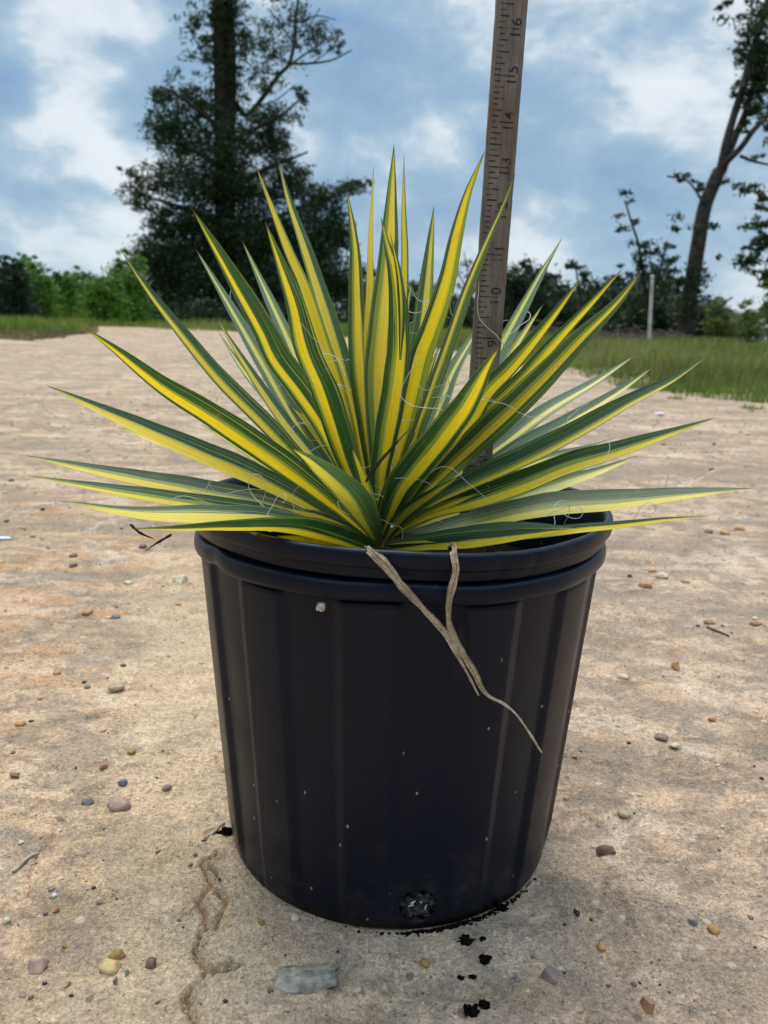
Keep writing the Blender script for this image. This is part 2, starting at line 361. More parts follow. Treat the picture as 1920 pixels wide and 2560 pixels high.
M_ground = make_ground(); M_leaf = make_leaf_mat(); M_pot = make_pot_mat(); M_wood = make_ruler_mat(); M_ink = make_ink()
M_soil = simple('potting_soil', (.004, .0035, .003), (.014, .011, .008), 120, 1., 1., .004, .04)
M_wet = simple('wet_soil', (.002, .002, .002), (.008, .007, .006), 150, .07, 1.0, .004, 1.0)
M_dead, _t, _b, _o = mat('dried_leaf'); _c = _t.new('ShaderNodeTexCoord').outputs['Object']
_n = _t.noise(_c, 420, 6, .7); _n2 = _t.noise(_c, 60, 4, .6)
_t.put(_b.inputs['Base Color'], _t.mix(_t.math('MULTIPLY', _t.sstep(_n2, .45, .65), .6), _t.ramp(_n, [(.33, (.36, .26, .165)), (.5, (.58, .45, .31)), (.68, (.74, .62, .46))]), (.32, .23, .14)))
_b.inputs['Roughness'].default_value = .75; _b.inputs['Specular IOR Level'].default_value = .2; _t.put(_b.inputs['Normal'], _t.bump(_n, .8, .0009))
M_brown = simple('brown_spike', (.03, .014, .008), (.09, .045, .03), 200, .6, .3, .001)
M_fib = simple('pale_fibre', (.50, .48, .38), (.72, .70, .60), 90, .6, 0)
M_bark = simple('bark', (.018, .014, .012), (.060, .050, .042), 6, .9, .8, .05, .2)
M_bark2 = simple('grey_bark', (.028, .024, .020), (.085, .072, .062), 5, .9, .8, .05, .2)
M_post = simple('pale_post', (.42, .40, .36), (.66, .64, .60), 3, .7, .2, .01)
M_treeleaf = make_foliage('dark_foliage', (.016, .034, .014), (.060, .095, .030), .25)
M_shrubleaf = make_foliage('shrub_foliage', (.06, .15, .02), (.22, .37, .055), .42)
M_bushleaf = make_foliage('bush_foliage', (.012, .028, .014), (.048, .080, .030), .2)
M_brightleaf = make_foliage('bright_foliage', (.05, .085, .018), (.17, .21, .045), .3)
M_grass = make_foliage('grass_blades', (.10, .175, .025), (.34, .36, .09), .38)
M_dry = make_foliage('dry_grass', (.16, .13, .05), (.34, .29, .13), .3)
M_twig = simple('dead_brush', (.06, .045, .04), (.15, .115, .10), 8, .9, 0)

# ------------------------------------------------------------------ ground
def px2w(L): return np.array([at_z(*q)[:2] for q in L])
bnd_px = [(-500, 850), (0, 853), (120, 848), (190, 842), (240, 826), (400, 830), (600, 837), (800, 846), (1000, 860), (1140, 880), (1300, 918), (1535, 958), (1662, 983), (1900, 1006), (2400, 1035)]
bw = px2w(bnd_px); b_az = np.arctan2(bw[:, 0]-CX, bw[:, 1]-CY); b_d = np.hypot(bw[:, 0]-CX, bw[:, 1]-CY)
o_ = np.argsort(b_az); b_az = b_az[o_]; b_d = b_d[o_]
def edge_dist(az): return np.interp(az, b_az, b_d)
def rise(X, Y):
    d = np.hypot(X-CX, Y-CY); s = np.clip((d-14)/30, 0, 1); return .24*s*s*(3-2*s)
S6 = .5694
def z6(L): return [(x*S6, 1300+y*S6) for x, y in L]
cracks = [z6([(950, 1470), (885, 1540), (935, 1610), (870, 1690), (920, 1800), (880, 1850), (850, 1890), (905, 2000), (820, 2100), (840, 2190), (900, 2300)]),
          z6([(960, 1655), (1005, 1680), (960, 1770), (940, 1810), (920, 1800)]), z6([(905, 2000), (1000, 2005), (1050, 1985)]), z6([(885, 1540), (950, 1560), (965, 1600)])]
small_cracks = [z6([(985, 1330), (920, 1385), (905, 1410)]), z6([(990, 1020), (940, 1050), (975, 1110), (1000, 1125)]), z6([(1000, 1175), (950, 1170)]), z6([(925, 1240), (930, 1285), (960, 1310)]),
                z6([(780, 1330), (700, 1390)]), z6([(740, 1470), (670, 1540)]), z6([(230, 1380), (160, 1470), (120, 1560), (115, 1640)]), z6([(300, 1220), (250, 1260), (160, 1240)])]
def seg_dist(X, Y, poly, jag=.0011):
    P = px2w(poly); Q = [P[0]]
    rr = np.random.default_rng(3)
    for a, b_ in zip(P[:-1], P[1:]):
        k = 5
        for i in range(1, k+1):
            p = a+(b_-a)*i/k
            if i < k: p = p+rr.normal(0, jag, 2)
            Q.append(p)
    D = np.full(X.shape, 9.); S = np.zeros(X.shape)
    for a, b_ in zip(Q[:-1], Q[1:]):
        ab = b_-a; L2 = ab@ab; tt = np.clip(((X-a[0])*ab[0]+(Y-a[1])*ab[1])/L2, 0, 1)
        dx = X-a[0]-tt*ab[0]; dy = Y-a[1]-tt*ab[1]; d = np.hypot(dx, dy)
        m_ = d < D; D = np.where(m_, d, D); S = np.where(m_, np.sign(ab[0]*dy-ab[1]*dx), S)
    return D, S
def ground_h(X, Y):
    d = np.hypot(X, Y); h = rise(X, Y)
    far = np.clip(d/1.2, 0, 1); flat = np.clip((np.hypot(X, Y)-.10)/.06, .15, 1)
    h = h + vnoise(X*1.3+5, Y*2.2+9)*.030*np.clip((d-.35)/1.5, 0, 1) + vnoise(X*.35+5, Y*1.1+19)*.09*np.clip((d-2.5)/4, 0, 1)
    h = h + (vnoise(X*9+31, Y*9+7)*.0050 + vnoise(X*24+3, Y*24+77)*.0034 + vnoise(X*60+13, Y*60+1)*.0017 + vnoise(X*150, Y*150+40)*.0010)*flat
    # thin crust edges
    q = vnoise(X*16+90, Y*16+50)+.4*vnoise(X*70+9, Y*70+5)
    h = h + .0013*np.tanh(q*22)*flat
    return h
def spaced(lo, c0, c1, hi, st, g):
    a = list(np.arange(c0, c1, st)); s = st
    v = a[-1]
    while v < hi: s *= g; v += s; a.append(v)
    s = st; v = c0; b_ = []
    while v > lo: s *= g; v -= s; b_.append(v)
    return np.array(b_[::-1]+a)
xs = spaced(-260, -.36, .36, 260, .0018, 1.035); ys = spaced(-6, -.235, .26, 600, .0018, 1.022)
X, Y = np.meshgrid(xs, ys); Z = ground_h(X, Y)
wear = np.zeros(X.shape+(4,)); wear[..., 3] = 1
near = (np.abs(X) < .9) & (Y < .8)
for i, cr in enumerate(cracks+small_cracks):
    D, S = seg_dist(X[near], Y[near], cr); big_ = i < len(cracks)
    wd, dp = (.0023, .0042) if big_ else (.0014, .0020)
    wd = wd*(1+.9*vnoise(X[near]*90, Y[near]*90)); g_ = np.clip(1-D/wd, 0, 1); g_ = g_*g_*(3-2*g_)
    lip = np.exp(-((D-wd*1.25)/.0017)**2)*np.where(S > 0, .0024, .0005)*(1 if big_ else .7)
    Z[near] += lip*(D >= wd*.9)-dp*g_
    wear[..., 0][near] = np.maximum(wear[..., 0][near], g_**1.4*(.9 if big_ else .35))
az = np.arctan2(X-CX, Y-CY); dd = np.hypot(X-CX, Y-CY)
ed = edge_dist(az)*(1+.12*vnoise(X*1.1, Y*1.1)+.05*vnoise(X*5, Y*5))
wear[..., 1] = np.clip((dd-ed)/(.06*ed+.05), 0, 1)*.85*(Y > 0)
# dark debris line at the left of the dirt (far) 
c_ = at_z(120, 868)[:2]; e_ = ((X-c_[0])/1.5)**2+((Y-c_[1])/.5)**2
wear[..., 2] = np.clip(1.1-e_, 0, 1)*np.clip(vnoise(X*7, Y*7)+.6, 0, 1)
ny, nx = X.shape; idx = np.arange(ny*nx).reshape(ny, nx)
quads = np.stack([idx[:-1, :-1], idx[:-1, 1:], idx[1:, 1:], idx[1:, :-1]], -1).reshape(-1, 4)
me = fast_mesh('dirt_ground', np.stack([X, Y, Z], -1).reshape(-1, 3), quads, True)
ca = me.color_attributes.new('wear', 'FLOAT_COLOR', 'POINT'); ca.data.foreach_set('color', wear.reshape(-1, 4).astype(np.float32).ravel())
tag(link('ground', me, M_ground), kind='structure')
def gh(x, y): return float(ground_h(np.array([x]), np.array([y]))[0])
def on_ground(u, v):
    p = at_z(u, v, 0)
    for _ in range(3): p = at_z(u, v, gh(p[0], p[1]))
    return p

# ------------------------------------------------------------------ pot
pot = tag(empty('nursery_pot', (0, 0, 0)), 'black ribbed plastic nursery pot with rolled rim holding the yucca', 'plant pot')
hole_c = at_y(1045, 2268, -.1135); hole_az = math.atan2(hole_c[1], hole_c[0]); hole_z = hole_c[2]
def body_radius(th, z):
    r = .1128+(.1305-.1128)*min(z/.214, 1)
    a = math.degrees(th)+90            # 0 at front
    ph = ((a+47) % 30)/30
    e = .13
    s = max(0, min(1, (ph)/e))*max(0, min(1, (.5+e-ph)/e)) if ph < .5+e else 0
    s = s*s*(3-2*s)
    f = min(1, max(0, (z-.004)/.018))*min(1, max(0, (.2145-z)/.003))
    return r+.0031*s*f-.0016
N = 960
V = []; zs = [0, .0006, .002, .004]+list(np.arange(.006, .034, .0011))+list(np.linspace(.036, .200, 34))+list(np.linspace(.203, .214, 8))
def warp_z(th, z):
    return z+.0008*math.sin(3*th+1)+.0004*math.sin(7*th)
for z in zs:
    for j in range(N):
        th = 2*math.pi*j/N; r = body_radius(th, z)
        if z < .003: r -= (.003-z)*1.2
        da = (th-hole_az+math.pi) % (2*math.pi)-math.pi
        q = (da*.114/.0100)**2+((z-hole_z)/(.0088 if z > hole_z else .0070))**2
        # squarer bottom of the opening
        if q < 1.35: r -= .008*max(0, min(1, (1.2-q)/.30))
        V.append((r*math.cos(th), r*math.sin(th), warp_z(th, z)*min(1, z/.02) if z < .02 else warp_z(th, z)))
Fq = [(i*N+j, i*N+(j+1) % N, (i+1)*N+(j+1) % N, (i+1)*N+j) for i in range(len(zs)-1) for j in range(N)]
V.append((0, 0, .002)); Fq3 = [(len(V)-1, (j+1) % N, j) for j in range(N)]
link('pot_body', mesh('pot_body', V, Fq+Fq3), M_pot, pot)
def lathe(name, prof, mat_, parent, n=360, mod=None):
    V = []
    for (r, z) in prof:
        for j in range(n):
            th = 2*math.pi*j/n; dr, dz = mod(th, r, z) if mod else (0, 0)
            V.append(((r+dr)*math.cos(th), (r+dr)*math.sin(th), z+dz))
    Fc = [(i*n+j, i*n+(j+1) % n, (i+1)*n+(j+1) % n, (i+1)*n+j) for i in range(len(prof)-1) for j in range(n)]
    return link(name, mesh(name, V, Fc), mat_, parent)
def sm(x): x = max(0, min(1, x)); return x*x*(3-2*x)
def ring_mod(th, r, z):
    a = (math.degrees(th)+90+180) % 360-180   # 0 front, negative left
    # the roll steps down to the right of a dent at front left
    k = sm((a+60)/7)-1 if a < -40 else 0
    return (.0006*math.sin(5*th+.6)+.0003*math.sin(13*th) - .0012*math.exp(-((a+54)/4)**2), warp_z(th, 0)+.0014*math.exp(-((a+54)/5)**2)*1.2+.0003*math.sin(11*th))
ring = [(.1300, .2275), (.1312, .2262), (.1334, .2262), (.1352, .2252), (.1361, .2232), (.1364, .2205), (.1362, .2180), (.1354, .2160), (.1338, .2146), (.1318, .2142), (.1302, .2146), (.1300, .2160)]
lathe('lower_roll', ring, M_pot, pot, mod=ring_mod)
def rim_mod(th, r, z):
    a = (math.degrees(th)+90+180) % 360-180
    d = sum(am*math.exp(-((a-c0)/w_)**2) for c0, w_, am in ((8, 1.1, -.0007), (22, 1.6, -.0008), (31, 1.0, -.0007), (-3, .8, -.0004)))
    return (d+.0004*math.sin(4*th+2)+.0002*math.sin(17*th), warp_z(th, 0)+.0007*math.sin(2*th+.4))
rim = [(.1305, .2265), (.1318, .2272), (.1340, .2280), (.1346, .2290), (.1349, .2330), (.1352, .2340), (.1368, .2342), (.1377, .2350), (.1381, .2370), (.1382, .2400), (.1379, .2425), (.1370, .2437), (.1355, .2441),
       (.1338, .2438), (.1326, .2425), (.1318, .2390), (.1300, .2280), (.1272, .2150), (.1252, .2000), (.1240, .1880)]
lathe('rim', rim, M_pot, pot, mod=rim_mod)
# wet root ball showing in the drain hole
def lump(name, c, size, mat_, parent=None, seed=0, sub=3, rough=.35, freq=1.4, rot=None, smooth=True):
    import bmesh
    bm = bmesh.new(); bmesh.ops.create_icosphere(bm, subdivisions=sub, radius=1)
    for v_ in bm.verts:
        p = v_.co.copy(); n_ = mnoise.fractal(p*freq+Vector((seed*3.1, seed*1.7, seed)), 1., 2., 3)
        v_.co = p*(1+rough*n_)
    Rm = rot if rot is not None else Matrix.Identity(3)
    for v_ in bm.verts: v_.co = Rm@Vector((v_.co.x*size[0], v_.co.y*size[1], v_.co.z*size[2]))+Vector(tuple(map(float, c)))
    me_ = bpy.data.meshes.new(name); bm.to_mesh(me_); bm.free()
    me_.polygons.foreach_set('use_smooth', [smooth]*len(me_.polygons))
    return link(name, me_, mat_, parent)
hr = .1092
lump('drain_hole_plug', (hr*math.cos(hole_az), hr*math.sin(hole_az), hole_z-.0005), (.0098, .0052, .0082), M_wet, pot, 5, 4, .75, 3.4)
mb = MB(); rr_ = random.Random(8)  # pale flecks modelled in place of wet glints on the plug
for k in range(6):
    a_ = hole_az+rr_.uniform(-.050, .050); zc = hole_z+rr_.uniform(-.003, .004); q = np.array([.1148*math.cos(a_), .1148*math.sin(a_), zc]); d = np.array([rr_.gauss(0, 1), rr_.gauss(0, .2), rr_.gauss(0, .7)]); d = unit(d)*rr_.uniform(.0006, .0016)
    mb.tube([q-d, q+d*.2+np.array([0, -.0003, .0002]), q+d], [.0003, .0005, .0002], 5)
mb.build('glint_bits', M_fib, pot)
# potting soil
n = 90; V = [(0, 0, .198)]; Fc = []
for i in range(1, 31):
    for j in range(n):
        r = .1256*i/30; th = 2*math.pi*j/n; x, y = r*math.cos(th), r*math.sin(th)
        V.append((x, y, .1965+.006*float(vnoise(np.array([x*70+3]), np.array([y*70+8]))[0])+.005*float(vnoise(np.array([x*230]), np.array([y*230]))[0])-.004*(i/30)**3))
for j in range(n): Fc.append((0, 1+j, 1+(j+1) % n))
for i in range(29):
    for j in range(n): Fc.append((1+i*n+j, 1+(i+1)*n+j, 1+(i+1)*n+(j+1) % n, 1+i*n+(j+1) % n))
tag(link('potting_soil', mesh('potting_soil', V, Fc), M_soil), 'dark potting soil filling the black pot under the leaves', 'soil', kind='stuff')

# ------------------------------------------------------------------ ruler
rb = np.array([.0476+.0024, -.0043, .2747]); rd = unit(np.array([.0177, -.0065, 1.]))
yaw = R(7)
rx_ = unit(np.array([math.cos(yaw), math.sin(yaw), 0])-rd*(rd@np.array([math.cos(yaw), math.sin(yaw), 0]))); ry_ = np.cross(rd, rx_)   # ry_ points away from camera
RW, RT = .0186, .0046
def rp(inch, u, dpt=0):      # u across -.5...5
    return rb+rd*(inch-6)*.0254+rx_*u*RW+ry_*(dpt-RT/2)
ruler = tag(empty('wooden_ruler', tuple(rp(3.4, 0, RT/2))), 'weathered wooden measuring stick with inch numbers standing upright in the pot', 'ruler')
V = []; Fc = []; kk = 120
for i in range(kk+1):
    inch = 3.4+(19.2-3.4)*i/kk
    j1, j2 = [.010*mnoise.noise(Vector((inch*3.1, s, 0))) + .006*mnoise.noise(Vector((inch*11, s, 3))) for s in (0, 5)]
    prof = [(-.5+j1+.03, 0), (.5+j2-.03, 0), (.5+j2, .0007), (.5+j2, RT-.0006), (.5+j2-.03, RT), (-.5+j1+.03, RT), (-.5+j1, RT-.0006), (-.5+j1, .0006)]
    for u, d in prof: V.append(rp(inch, u, d))
for i in range(kk):
    for j in range(8): Fc.append((i*8+j, i*8+(j+1) % 8, (i+1)*8+(j+1) % 8, (i+1)*8+j))
Fc.append(tuple(range(8))[::-1]); Fc.append(tuple(kk*8+j for j in range(8)))
link('stick', mesh('stick', V, Fc, False), M_wood, ruler)
mb = MB()
for k in range(int(4.5*8), int(18*8)+1):
    inch = k/8
    L = .66 if k % 8 == 0 else .42 if k % 4 == 0 else .31 if k % 2 == 0 else .20
    for half in ((0, 1) if k % 8 in (7, 1, 3, 5) and False else (0,)):
        L2 = L*(1+random.uniform(-.06, .06)); u0 = -.39+random.uniform(-.02, .02); hh = .00030+random.uniform(0, .00012)
        q = [rp(inch, u0, -.00018)-rd*hh, rp(inch, u0+L2, -.00018)-rd*hh, rp(inch, u0+L2, -.00018)+rd*hh, rp(inch, u0, -.00018)+rd*hh]
        mb.add(q, [(0, 1, 2, 3)])
mb.build('tick_marks', M_ink, ruler, False)
dg = bpy.context.evaluated_depsgraph_get
def glyph(ch, inch_c, u_c, size):
    cu = bpy.data.curves.new('t', 'FONT'); cu.body = ch; cu.size = size; cu.align_x = 'CENTER'; cu.align_y = 'CENTER'; cu.offset = .00006
    o = bpy.data.objects.new('t', cu); COL.objects.link(o); bpy.context.view_layer.update()
    me_ = bpy.data.meshes.new_from_object(o.evaluated_get(dg())); bpy.data.objects.remove(o)
    # text runs upward along the stick: text x -> rd, text y -> -rx_
    c = rp(inch_c, u_c, -.0002)
    for v_ in me_.vertices: v_.co = Vector(tuple(c+rd*v_.co.x*1.05-rx_*v_.co.y))
    return me_
for k in range(5, 18):
    sizes = .0088
    s_ = str(k)
    if len(s_) == 1: parts = [(s_, k-.13, .20)]
    else: parts = [(s_[0], k-.12, .17), (s_[1], k+.145, .19)]
    import bmesh
    bm = bmesh.new()
    for ch, ic, uc in parts: bm.from_mesh(glyph(ch, ic, uc, sizes))
    me_ = bpy.data.meshes.new('number'); bm.to_mesh(me_); bm.free()
    link('number', me_, M_ink, ruler)

# ------------------------------------------------------------------ the yucca
CR = np.array([-.0127, 0, .2075])
plant = tag(empty('yucca_plant', tuple(CR)), 'spiky rosette of yellow and green striped yucca leaves in the black pot', 'plant')
LEAVES = []
def leaf(pts, wpx, dy, c=.5, hw=.16, gl=0., wreal=.0, bow=.16, name='leaf', curl=.9, tipy=None, lift=0., mat_=None, base=True, n=46):
    """pts run from near the crown to the tip, in photo pixels; dy = how far the tip lies behind (+) or before (-) the crown"""
    P = np.array(pts, float); seg = np.r_[0, np.cumsum(np.hypot(*np.diff(np.vstack([[948, 1372], P]), axis=0).T))]; seg = seg[1:]/seg[-1]
    t = np.linspace(0, 1, n); wpx = wpx*.97
    prof = np.where(t < .48, .27+.73*np.sin(np.clip(t/.50, 0, 1)*math.pi/2)**1.15, 1-np.clip((t-.48)/.52, 0, 1)**1.75)
    def path(dy, curl):
        W3 = [at_y(p[0], p[1], dy*s**curl) for p, s in zip(P, seg)]
        d0 = unit(W3[0]-CR); hd = np.array([d0[0], (.3 if dy > 0 else -.3) if dy else 0, 0])
        if base: W3 = [CR+.007*unit(hd+1e-6)*np.array([1, 1, 0])+np.array([0, 0, .001])]+W3
        C3 = catmull(W3, n); dep = (C3-Cc)@fw
        return C3, dep, wpx*np.median(dep)/F
    def clash(C3, wapp):
        rr = np.hypot(C3[:, 0], C3[:, 1]); hw_ = .5*wapp*prof*1.0
        tx = np.gradient(C3, axis=0); hz_ = np.abs(tx[:, 0])/np.maximum(np.linalg.norm(tx, axis=1), 1e-9)
        pen = np.clip(.2452+.85*hw_*hz_-C3[:, 2], 0, 1)*((rr > .1265) & (rr < .1425))
        rl = np.abs(C3[:, 0]-(rb[0]+(C3[:, 2]-rb[2])*rd[0]/rd[2])) < .012
        cl = np.clip(.0055-np.abs(C3[:, 1]+.0043), 0, 1)*rl*(C3[:, 2] > .225)
        return pen.max()*40+cl.max()*8
    if base:
        best = None
        for ddy in np.arange(-.10, .1001, .01):
            for cc in (.45, .6, .75, .9, 1.1, 1.3):
                y_ = dy+ddy
                if dy*y_ < 0: continue
                C3_, dep_, wa_ = path(y_, cc); q = clash(C3_, wa_)+abs(ddy)*.12+abs(cc-curl)*.01
                if best is None or q < best[0]: best = (q, y_, cc)
        if best[0] > .03: print('CLASH', pts[-1], [round(float(v), 3) for v in best])
        dy, curl = best[1], best[2]
    C3, depth, wapp = path(dy, curl); T = np.gradient(C3, axis=0)
    wr = max(wapp*1.02, wreal if wreal else min(.027, wapp*1.35)); a = math.acos(min(1, wapp/wr))
    cols = 9; V = []; uvs = []; sd_ = random.random()
    for i in range(n):
        tt = unit(T[i]); view = unit(C3[i]-Cc)
        Pp = unit(np.cross(view, tt)); Pp = -Pp if False else Pp      # in-image perpendicular
        # make Pp the left of travel
        lef = np.cross(tt, view); Pl = unit(-lef) if np.dot(unit(-lef), -np.cross(tt, view)) < 0 else unit(-lef)
        D = unit(np.cross(Pl, tt))
        rad = C3[i]-CR; inward = np.array([-rad[0], -rad[1], 0]); N0 = unit(inward)*.5+np.array([0, 0, 1.]); N0 = unit(N0-tt*(N0@tt))
        best = None
        for s in (1, -1):
            Wd = math.cos(a)*Pl+s*math.sin(a)*D; Nn = unit(np.cross(Wd, tt))
            for s2 in (1, -1):
                q = (s2*Nn)@N0
                if best is None or q > best[0]+1e-9: best = (q, Wd, s2*Nn, s)
        V.append((best[1], best[2]))
    # keep the choice steady along the leaf (that of its middle)
    mid = V[n//2]
    outV = []
    Wprev = mid[0]; 
    res = [None]*n
    def step(i, ref):
        tt = unit(T[i]); Wd = unit(ref-tt*(ref@tt)); return Wd
    res[n//2] = step(n//2, mid[0])
    for i in range(n//2+1, n): res[i] = step(i, res[i-1])
    for i in range(n//2-1, -1, -1): res[i] = step(i, res[i+1])
    for i in range(n):
        tt = unit(T[i]); Wd = res[i]; Nn = unit(np.cross(Wd, tt)); Nn = Nn if Nn@mid[1] > 0 else -Nn
        wv = wr*prof[i]*(1+.018*math.sin(i*.9+sd_*20)+.012*math.sin(i*.37+sd_*9))
        for j in range(cols):
            u = j/(cols-1); x = u-.5
            b_ = bow*(.6+.5*(1-t[i]))*(4*x*x)
            V_ = C3[i]-Wd*x*wv
            outV.append(V_+Nn*wv*b_*.62)
            uvs.append((1-u, t[i]))
    Fc = [(i*cols+j, i*cols+j+1, (i+1)*cols+j+1, (i+1)*cols+j) for i in range(n-1) for j in range(cols-1)]
    me_ = mesh(name, outV, Fc)
    for nm, fn in (('leaf', lambda k: uvs[k]), ('stripe', lambda k: (c, hw)), ('seed', lambda k: (sd_, gl))):
        L = me_.uv_layers.new(name=nm)
        for lp in me_.loops: L.data[lp.index].uv = fn(lp.vertex_index)
    o = link(name, me_, mat_ or M_leaf, plant)
    LEAVES.append((o, np.array(outV).reshape(n, cols, 3), C3, gl))
    return o
# the pixel's left-of-travel maps to u=0.  c<.5 : stripe toward the left-of-travel edge
# ---- back leaves
leaf([(870, 1260), (800, 1150), (720, 1020), (640, 880), (565, 750), (489, 622)], 44, .10, .45, .10, .9)
leaf([(780, 1130), (694, 1028), (608, 924), (544, 827)], 30, .13, .4, .13, .8)
leaf([(900, 1280), (830, 1120), (760, 950), (706, 824), (659, 720), (605, 601)], 46, .12, .55, .11, 1.)
leaf([(940, 1320), (910, 1150), (870, 980), (838, 861), (800, 736), (760, 611), (722, 501), (695, 396)], 48, .06, .40, .22, .25)
leaf([(950, 1330), (930, 1100), (918, 861), (923, 736), (926, 579), (934, 413)], 24, .03, .5, .4, .35)
leaf([(975, 1250), (1000, 1000), (1010, 767), (1013, 642), (1010, 517), (1010, 380)], 27, .05, .45, .28, .2)
leaf([(980, 1200), (1020, 1000), (1051, 846), (1064, 736), (1076, 611), (1085, 512)], 56, .06, .58, .17, .35)
leaf([(1000, 1230), (1063, 1095), (1104, 1001), (1135, 923), (1225, 775)], 50, .11, .52, .10, .8)
leaf([(985, 1260), (1060, 1170), (1135, 1060), (1220, 935), (1267, 849), (1307, 774), (1353, 687), (1407, 592)], 42, .09, .36, .13, .9)
leaf([(1000, 1280), (1100, 1130), (1200, 990), (1261, 907), (1307, 837), (1359, 759)], 38, .10, .62, .22, .6)
leaf([(1000, 1310), (1150, 1180), (1249, 1115), (1365, 1028), (1481, 959), (1588, 888)], 46, .09, .60, .12, .75)
leaf([(1000, 1320), (1120, 1235), (1249, 1155), (1307, 1115), (1423, 1051), (1539, 982), (1634, 917)], 46, .06, .74, .18, .45)
leaf([(1010, 1310), (1200, 1215), (1325, 1161), (1394, 1138), (1481, 1115), (1540, 1092)], 34, .10, .7, .16, .6)
leaf([(1000, 1345), (1100, 1318), (1232, 1271), (1307, 1242), (1423, 1202), (1510, 1173), (1597, 1138)], 44, .08, .72, .30, .9)
leaf([(1480, 1276), (1560, 1254), (1626, 1234), (1712, 1208), (1822, 1161)], 19, .06, .3, .35, .9, mat_=M_dead, base=False)
leaf([(905, 1300), (800, 1255), (700, 1215), (637, 1190), (463, 1128), (292, 1066)], 36, .05, .45, .5, .1)
# ---- inner upright filler
leaf([(935, 1300), (900, 1200), (850, 1000), (800, 846), (760, 720), (722, 633), (678, 517), (638, 409)], 40, .02, .5, .30, .0)
leaf([(945, 1330), (925, 1150), (898, 954), (891, 861), (888, 736), (885, 611), (866, 467)], 52, .035, .60, .17, .25)
leaf([(952, 1330), (945, 1150), (939, 954), (945, 861), (954, 767), (968, 642), (976, 517), (985, 358)], 72, .015, .62, .18, .3)
leaf([(905, 1260), (840, 1160), (770, 1060), (690, 960), (610, 850)], 30, .08, .5, .25, .3)
leaf([(960, 1290), (975, 1150), (990, 1000), (1025, 840)], 36, .07, .5, .15, .6)
leaf([(925, 1290), (880, 1160), (850, 1060), (800, 930)], 34, .07, .5, .15, .5)
leaf([(985, 1260), (1030, 1130), (1104, 923), (1136, 830), (1173, 720), (1217, 611), (1258, 517), (1291, 428)], 36, -.03, .3, .10, .55)
leaf([(952, 1340), (969, 1236), (1003, 1111), (1035, 985), (1057, 891), (1086, 814), (1120, 705), (1142, 595), (1170, 485), (1213, 375)], 60, -.02, .42, .22, .0)
# ---- left fans
leaf([(839, 1254), (752, 1155), (666, 1063), (550, 947), (463, 843), (376, 733), (301, 624)], 46, -.01, .32, .15, .0)
leaf([(935, 1330), (868, 1179), (810, 1063), (752, 976), (694, 901), (659, 830), (597, 720), (534, 611), (479, 519)], 72, -.04, .36, .11, .05)
leaf([(930, 1350), (868, 1289), (752, 1196), (637, 1115), (521, 1037), (405, 965), (289, 875), (205, 815)], 68, -.07, .34, .17, .0)
leaf([(885, 1335), (781, 1265), (637, 1190), (463, 1115), (289, 1040), (113, 962)], 60, -.05, .25, .28, .0)
leaf([(900, 1350), (694, 1292), (521, 1265), (289, 1228), (69, 1189)], 44, -.05, .25, .22, .1, wreal=.023)
leaf([(915, 1360), (839, 1312), (694, 1265), (521, 1231), (289, 1187), (60, 1138)], 52, -.07, .27, .2, .0, wreal=.024)
leaf([(920, 1365), (723, 1307), (521, 1293), (347, 1286), (139, 1251)], 54, -.09, .36, .34, .35, wreal=.024)
leaf([(905, 1366), (752, 1322), (579, 1318), (450, 1322), (327, 1322)], 52, -.115, .22, .18, .0, wreal=.024)
leaf([(930, 1372), (860, 1362), (780, 1352), (690, 1340)], 26, -.09, .3, .5, .1)
# ---- centre front
leaf([(935, 1330), (886, 1205), (861, 1142), (836, 1064), (804, 970), (764, 876), (738, 767), (706, 673), (662, 552)], 74, -.08, .40, .13, .0)
leaf([(948, 1340), (952, 1205), (967, 1111), (989, 985), (999, 891), (1001, 861), (998, 767), (985, 673), (968, 610), (952, 541)], 66, -.06, .55, .17, .0)
leaf([(1000, 900), (1003, 790), (997, 690), (975, 581)], 20, -.062, .5, .1, .2, base=False)
leaf([(955, 1340), (994, 1236), (1041, 1173), (1104, 1095), (1166, 1010), (1213, 923), (1249, 866)], 84, -.11, .60, .15, .0)
leaf([(1000, 1290), (1060, 1200), (1135, 1111), (1176, 1048), (1213, 985), (1272, 924), (1336, 849), (1400, 768), (1455, 693)], 58, -.07, .66, .18, .0)
leaf([(980, 1310), (1040, 1210), (1145, 1103), (1220, 1028), (1307, 947), (1394, 849), (1481, 756), (1559, 669)], 44, -.05, .62, .2, .0)
leaf([(1010, 1290), (1105, 1190), (1191, 1109), (1278, 1028), (1365, 941), (1452, 849), (1539, 762), (1607, 675)], 74, -.065, .52, .10, .2)
leaf([(985, 1325), (1076, 1254), (1191, 1196), (1307, 1144), (1423, 1086), (1568, 1005), (1683, 947), (1776, 884)], 54, -.07, .84, .10, .0)
leaf([(985, 1335), (1076, 1283), (1191, 1248), (1307, 1208), (1423, 1161), (1539, 1127), (1683, 1080), (1789, 1044)], 60, -.08, .76, .18, .0)
leaf([(975, 1350), (1050, 1335), (1191, 1304), (1365, 1268), (1539, 1254), (1712, 1236), (1884, 1220)], 62, -.09, .80, .20, .3, wreal=.026)
leaf([(985, 1362), (1100, 1350), (1300, 1338), (1452, 1322), (1539, 1314), (1655, 1300), (1779, 1289)], 28, -.06, .68, .26, .0)
leaf([(975, 1358), (1100, 1343), (1250, 1322), (1350, 1318), (1446, 1321)], 34, -.10, .8, .12, .3)
leaf([(965, 1374), (1080, 1360), (1200, 1350), (1320, 1336), (1425, 1322)], 44, -.115, .74, .24, .0)
leaf([(940, 1350), (905, 1283), (873, 1236), (826, 1190), (779, 1150), (729, 1121)], 74, -.13, .30, .19, .45)
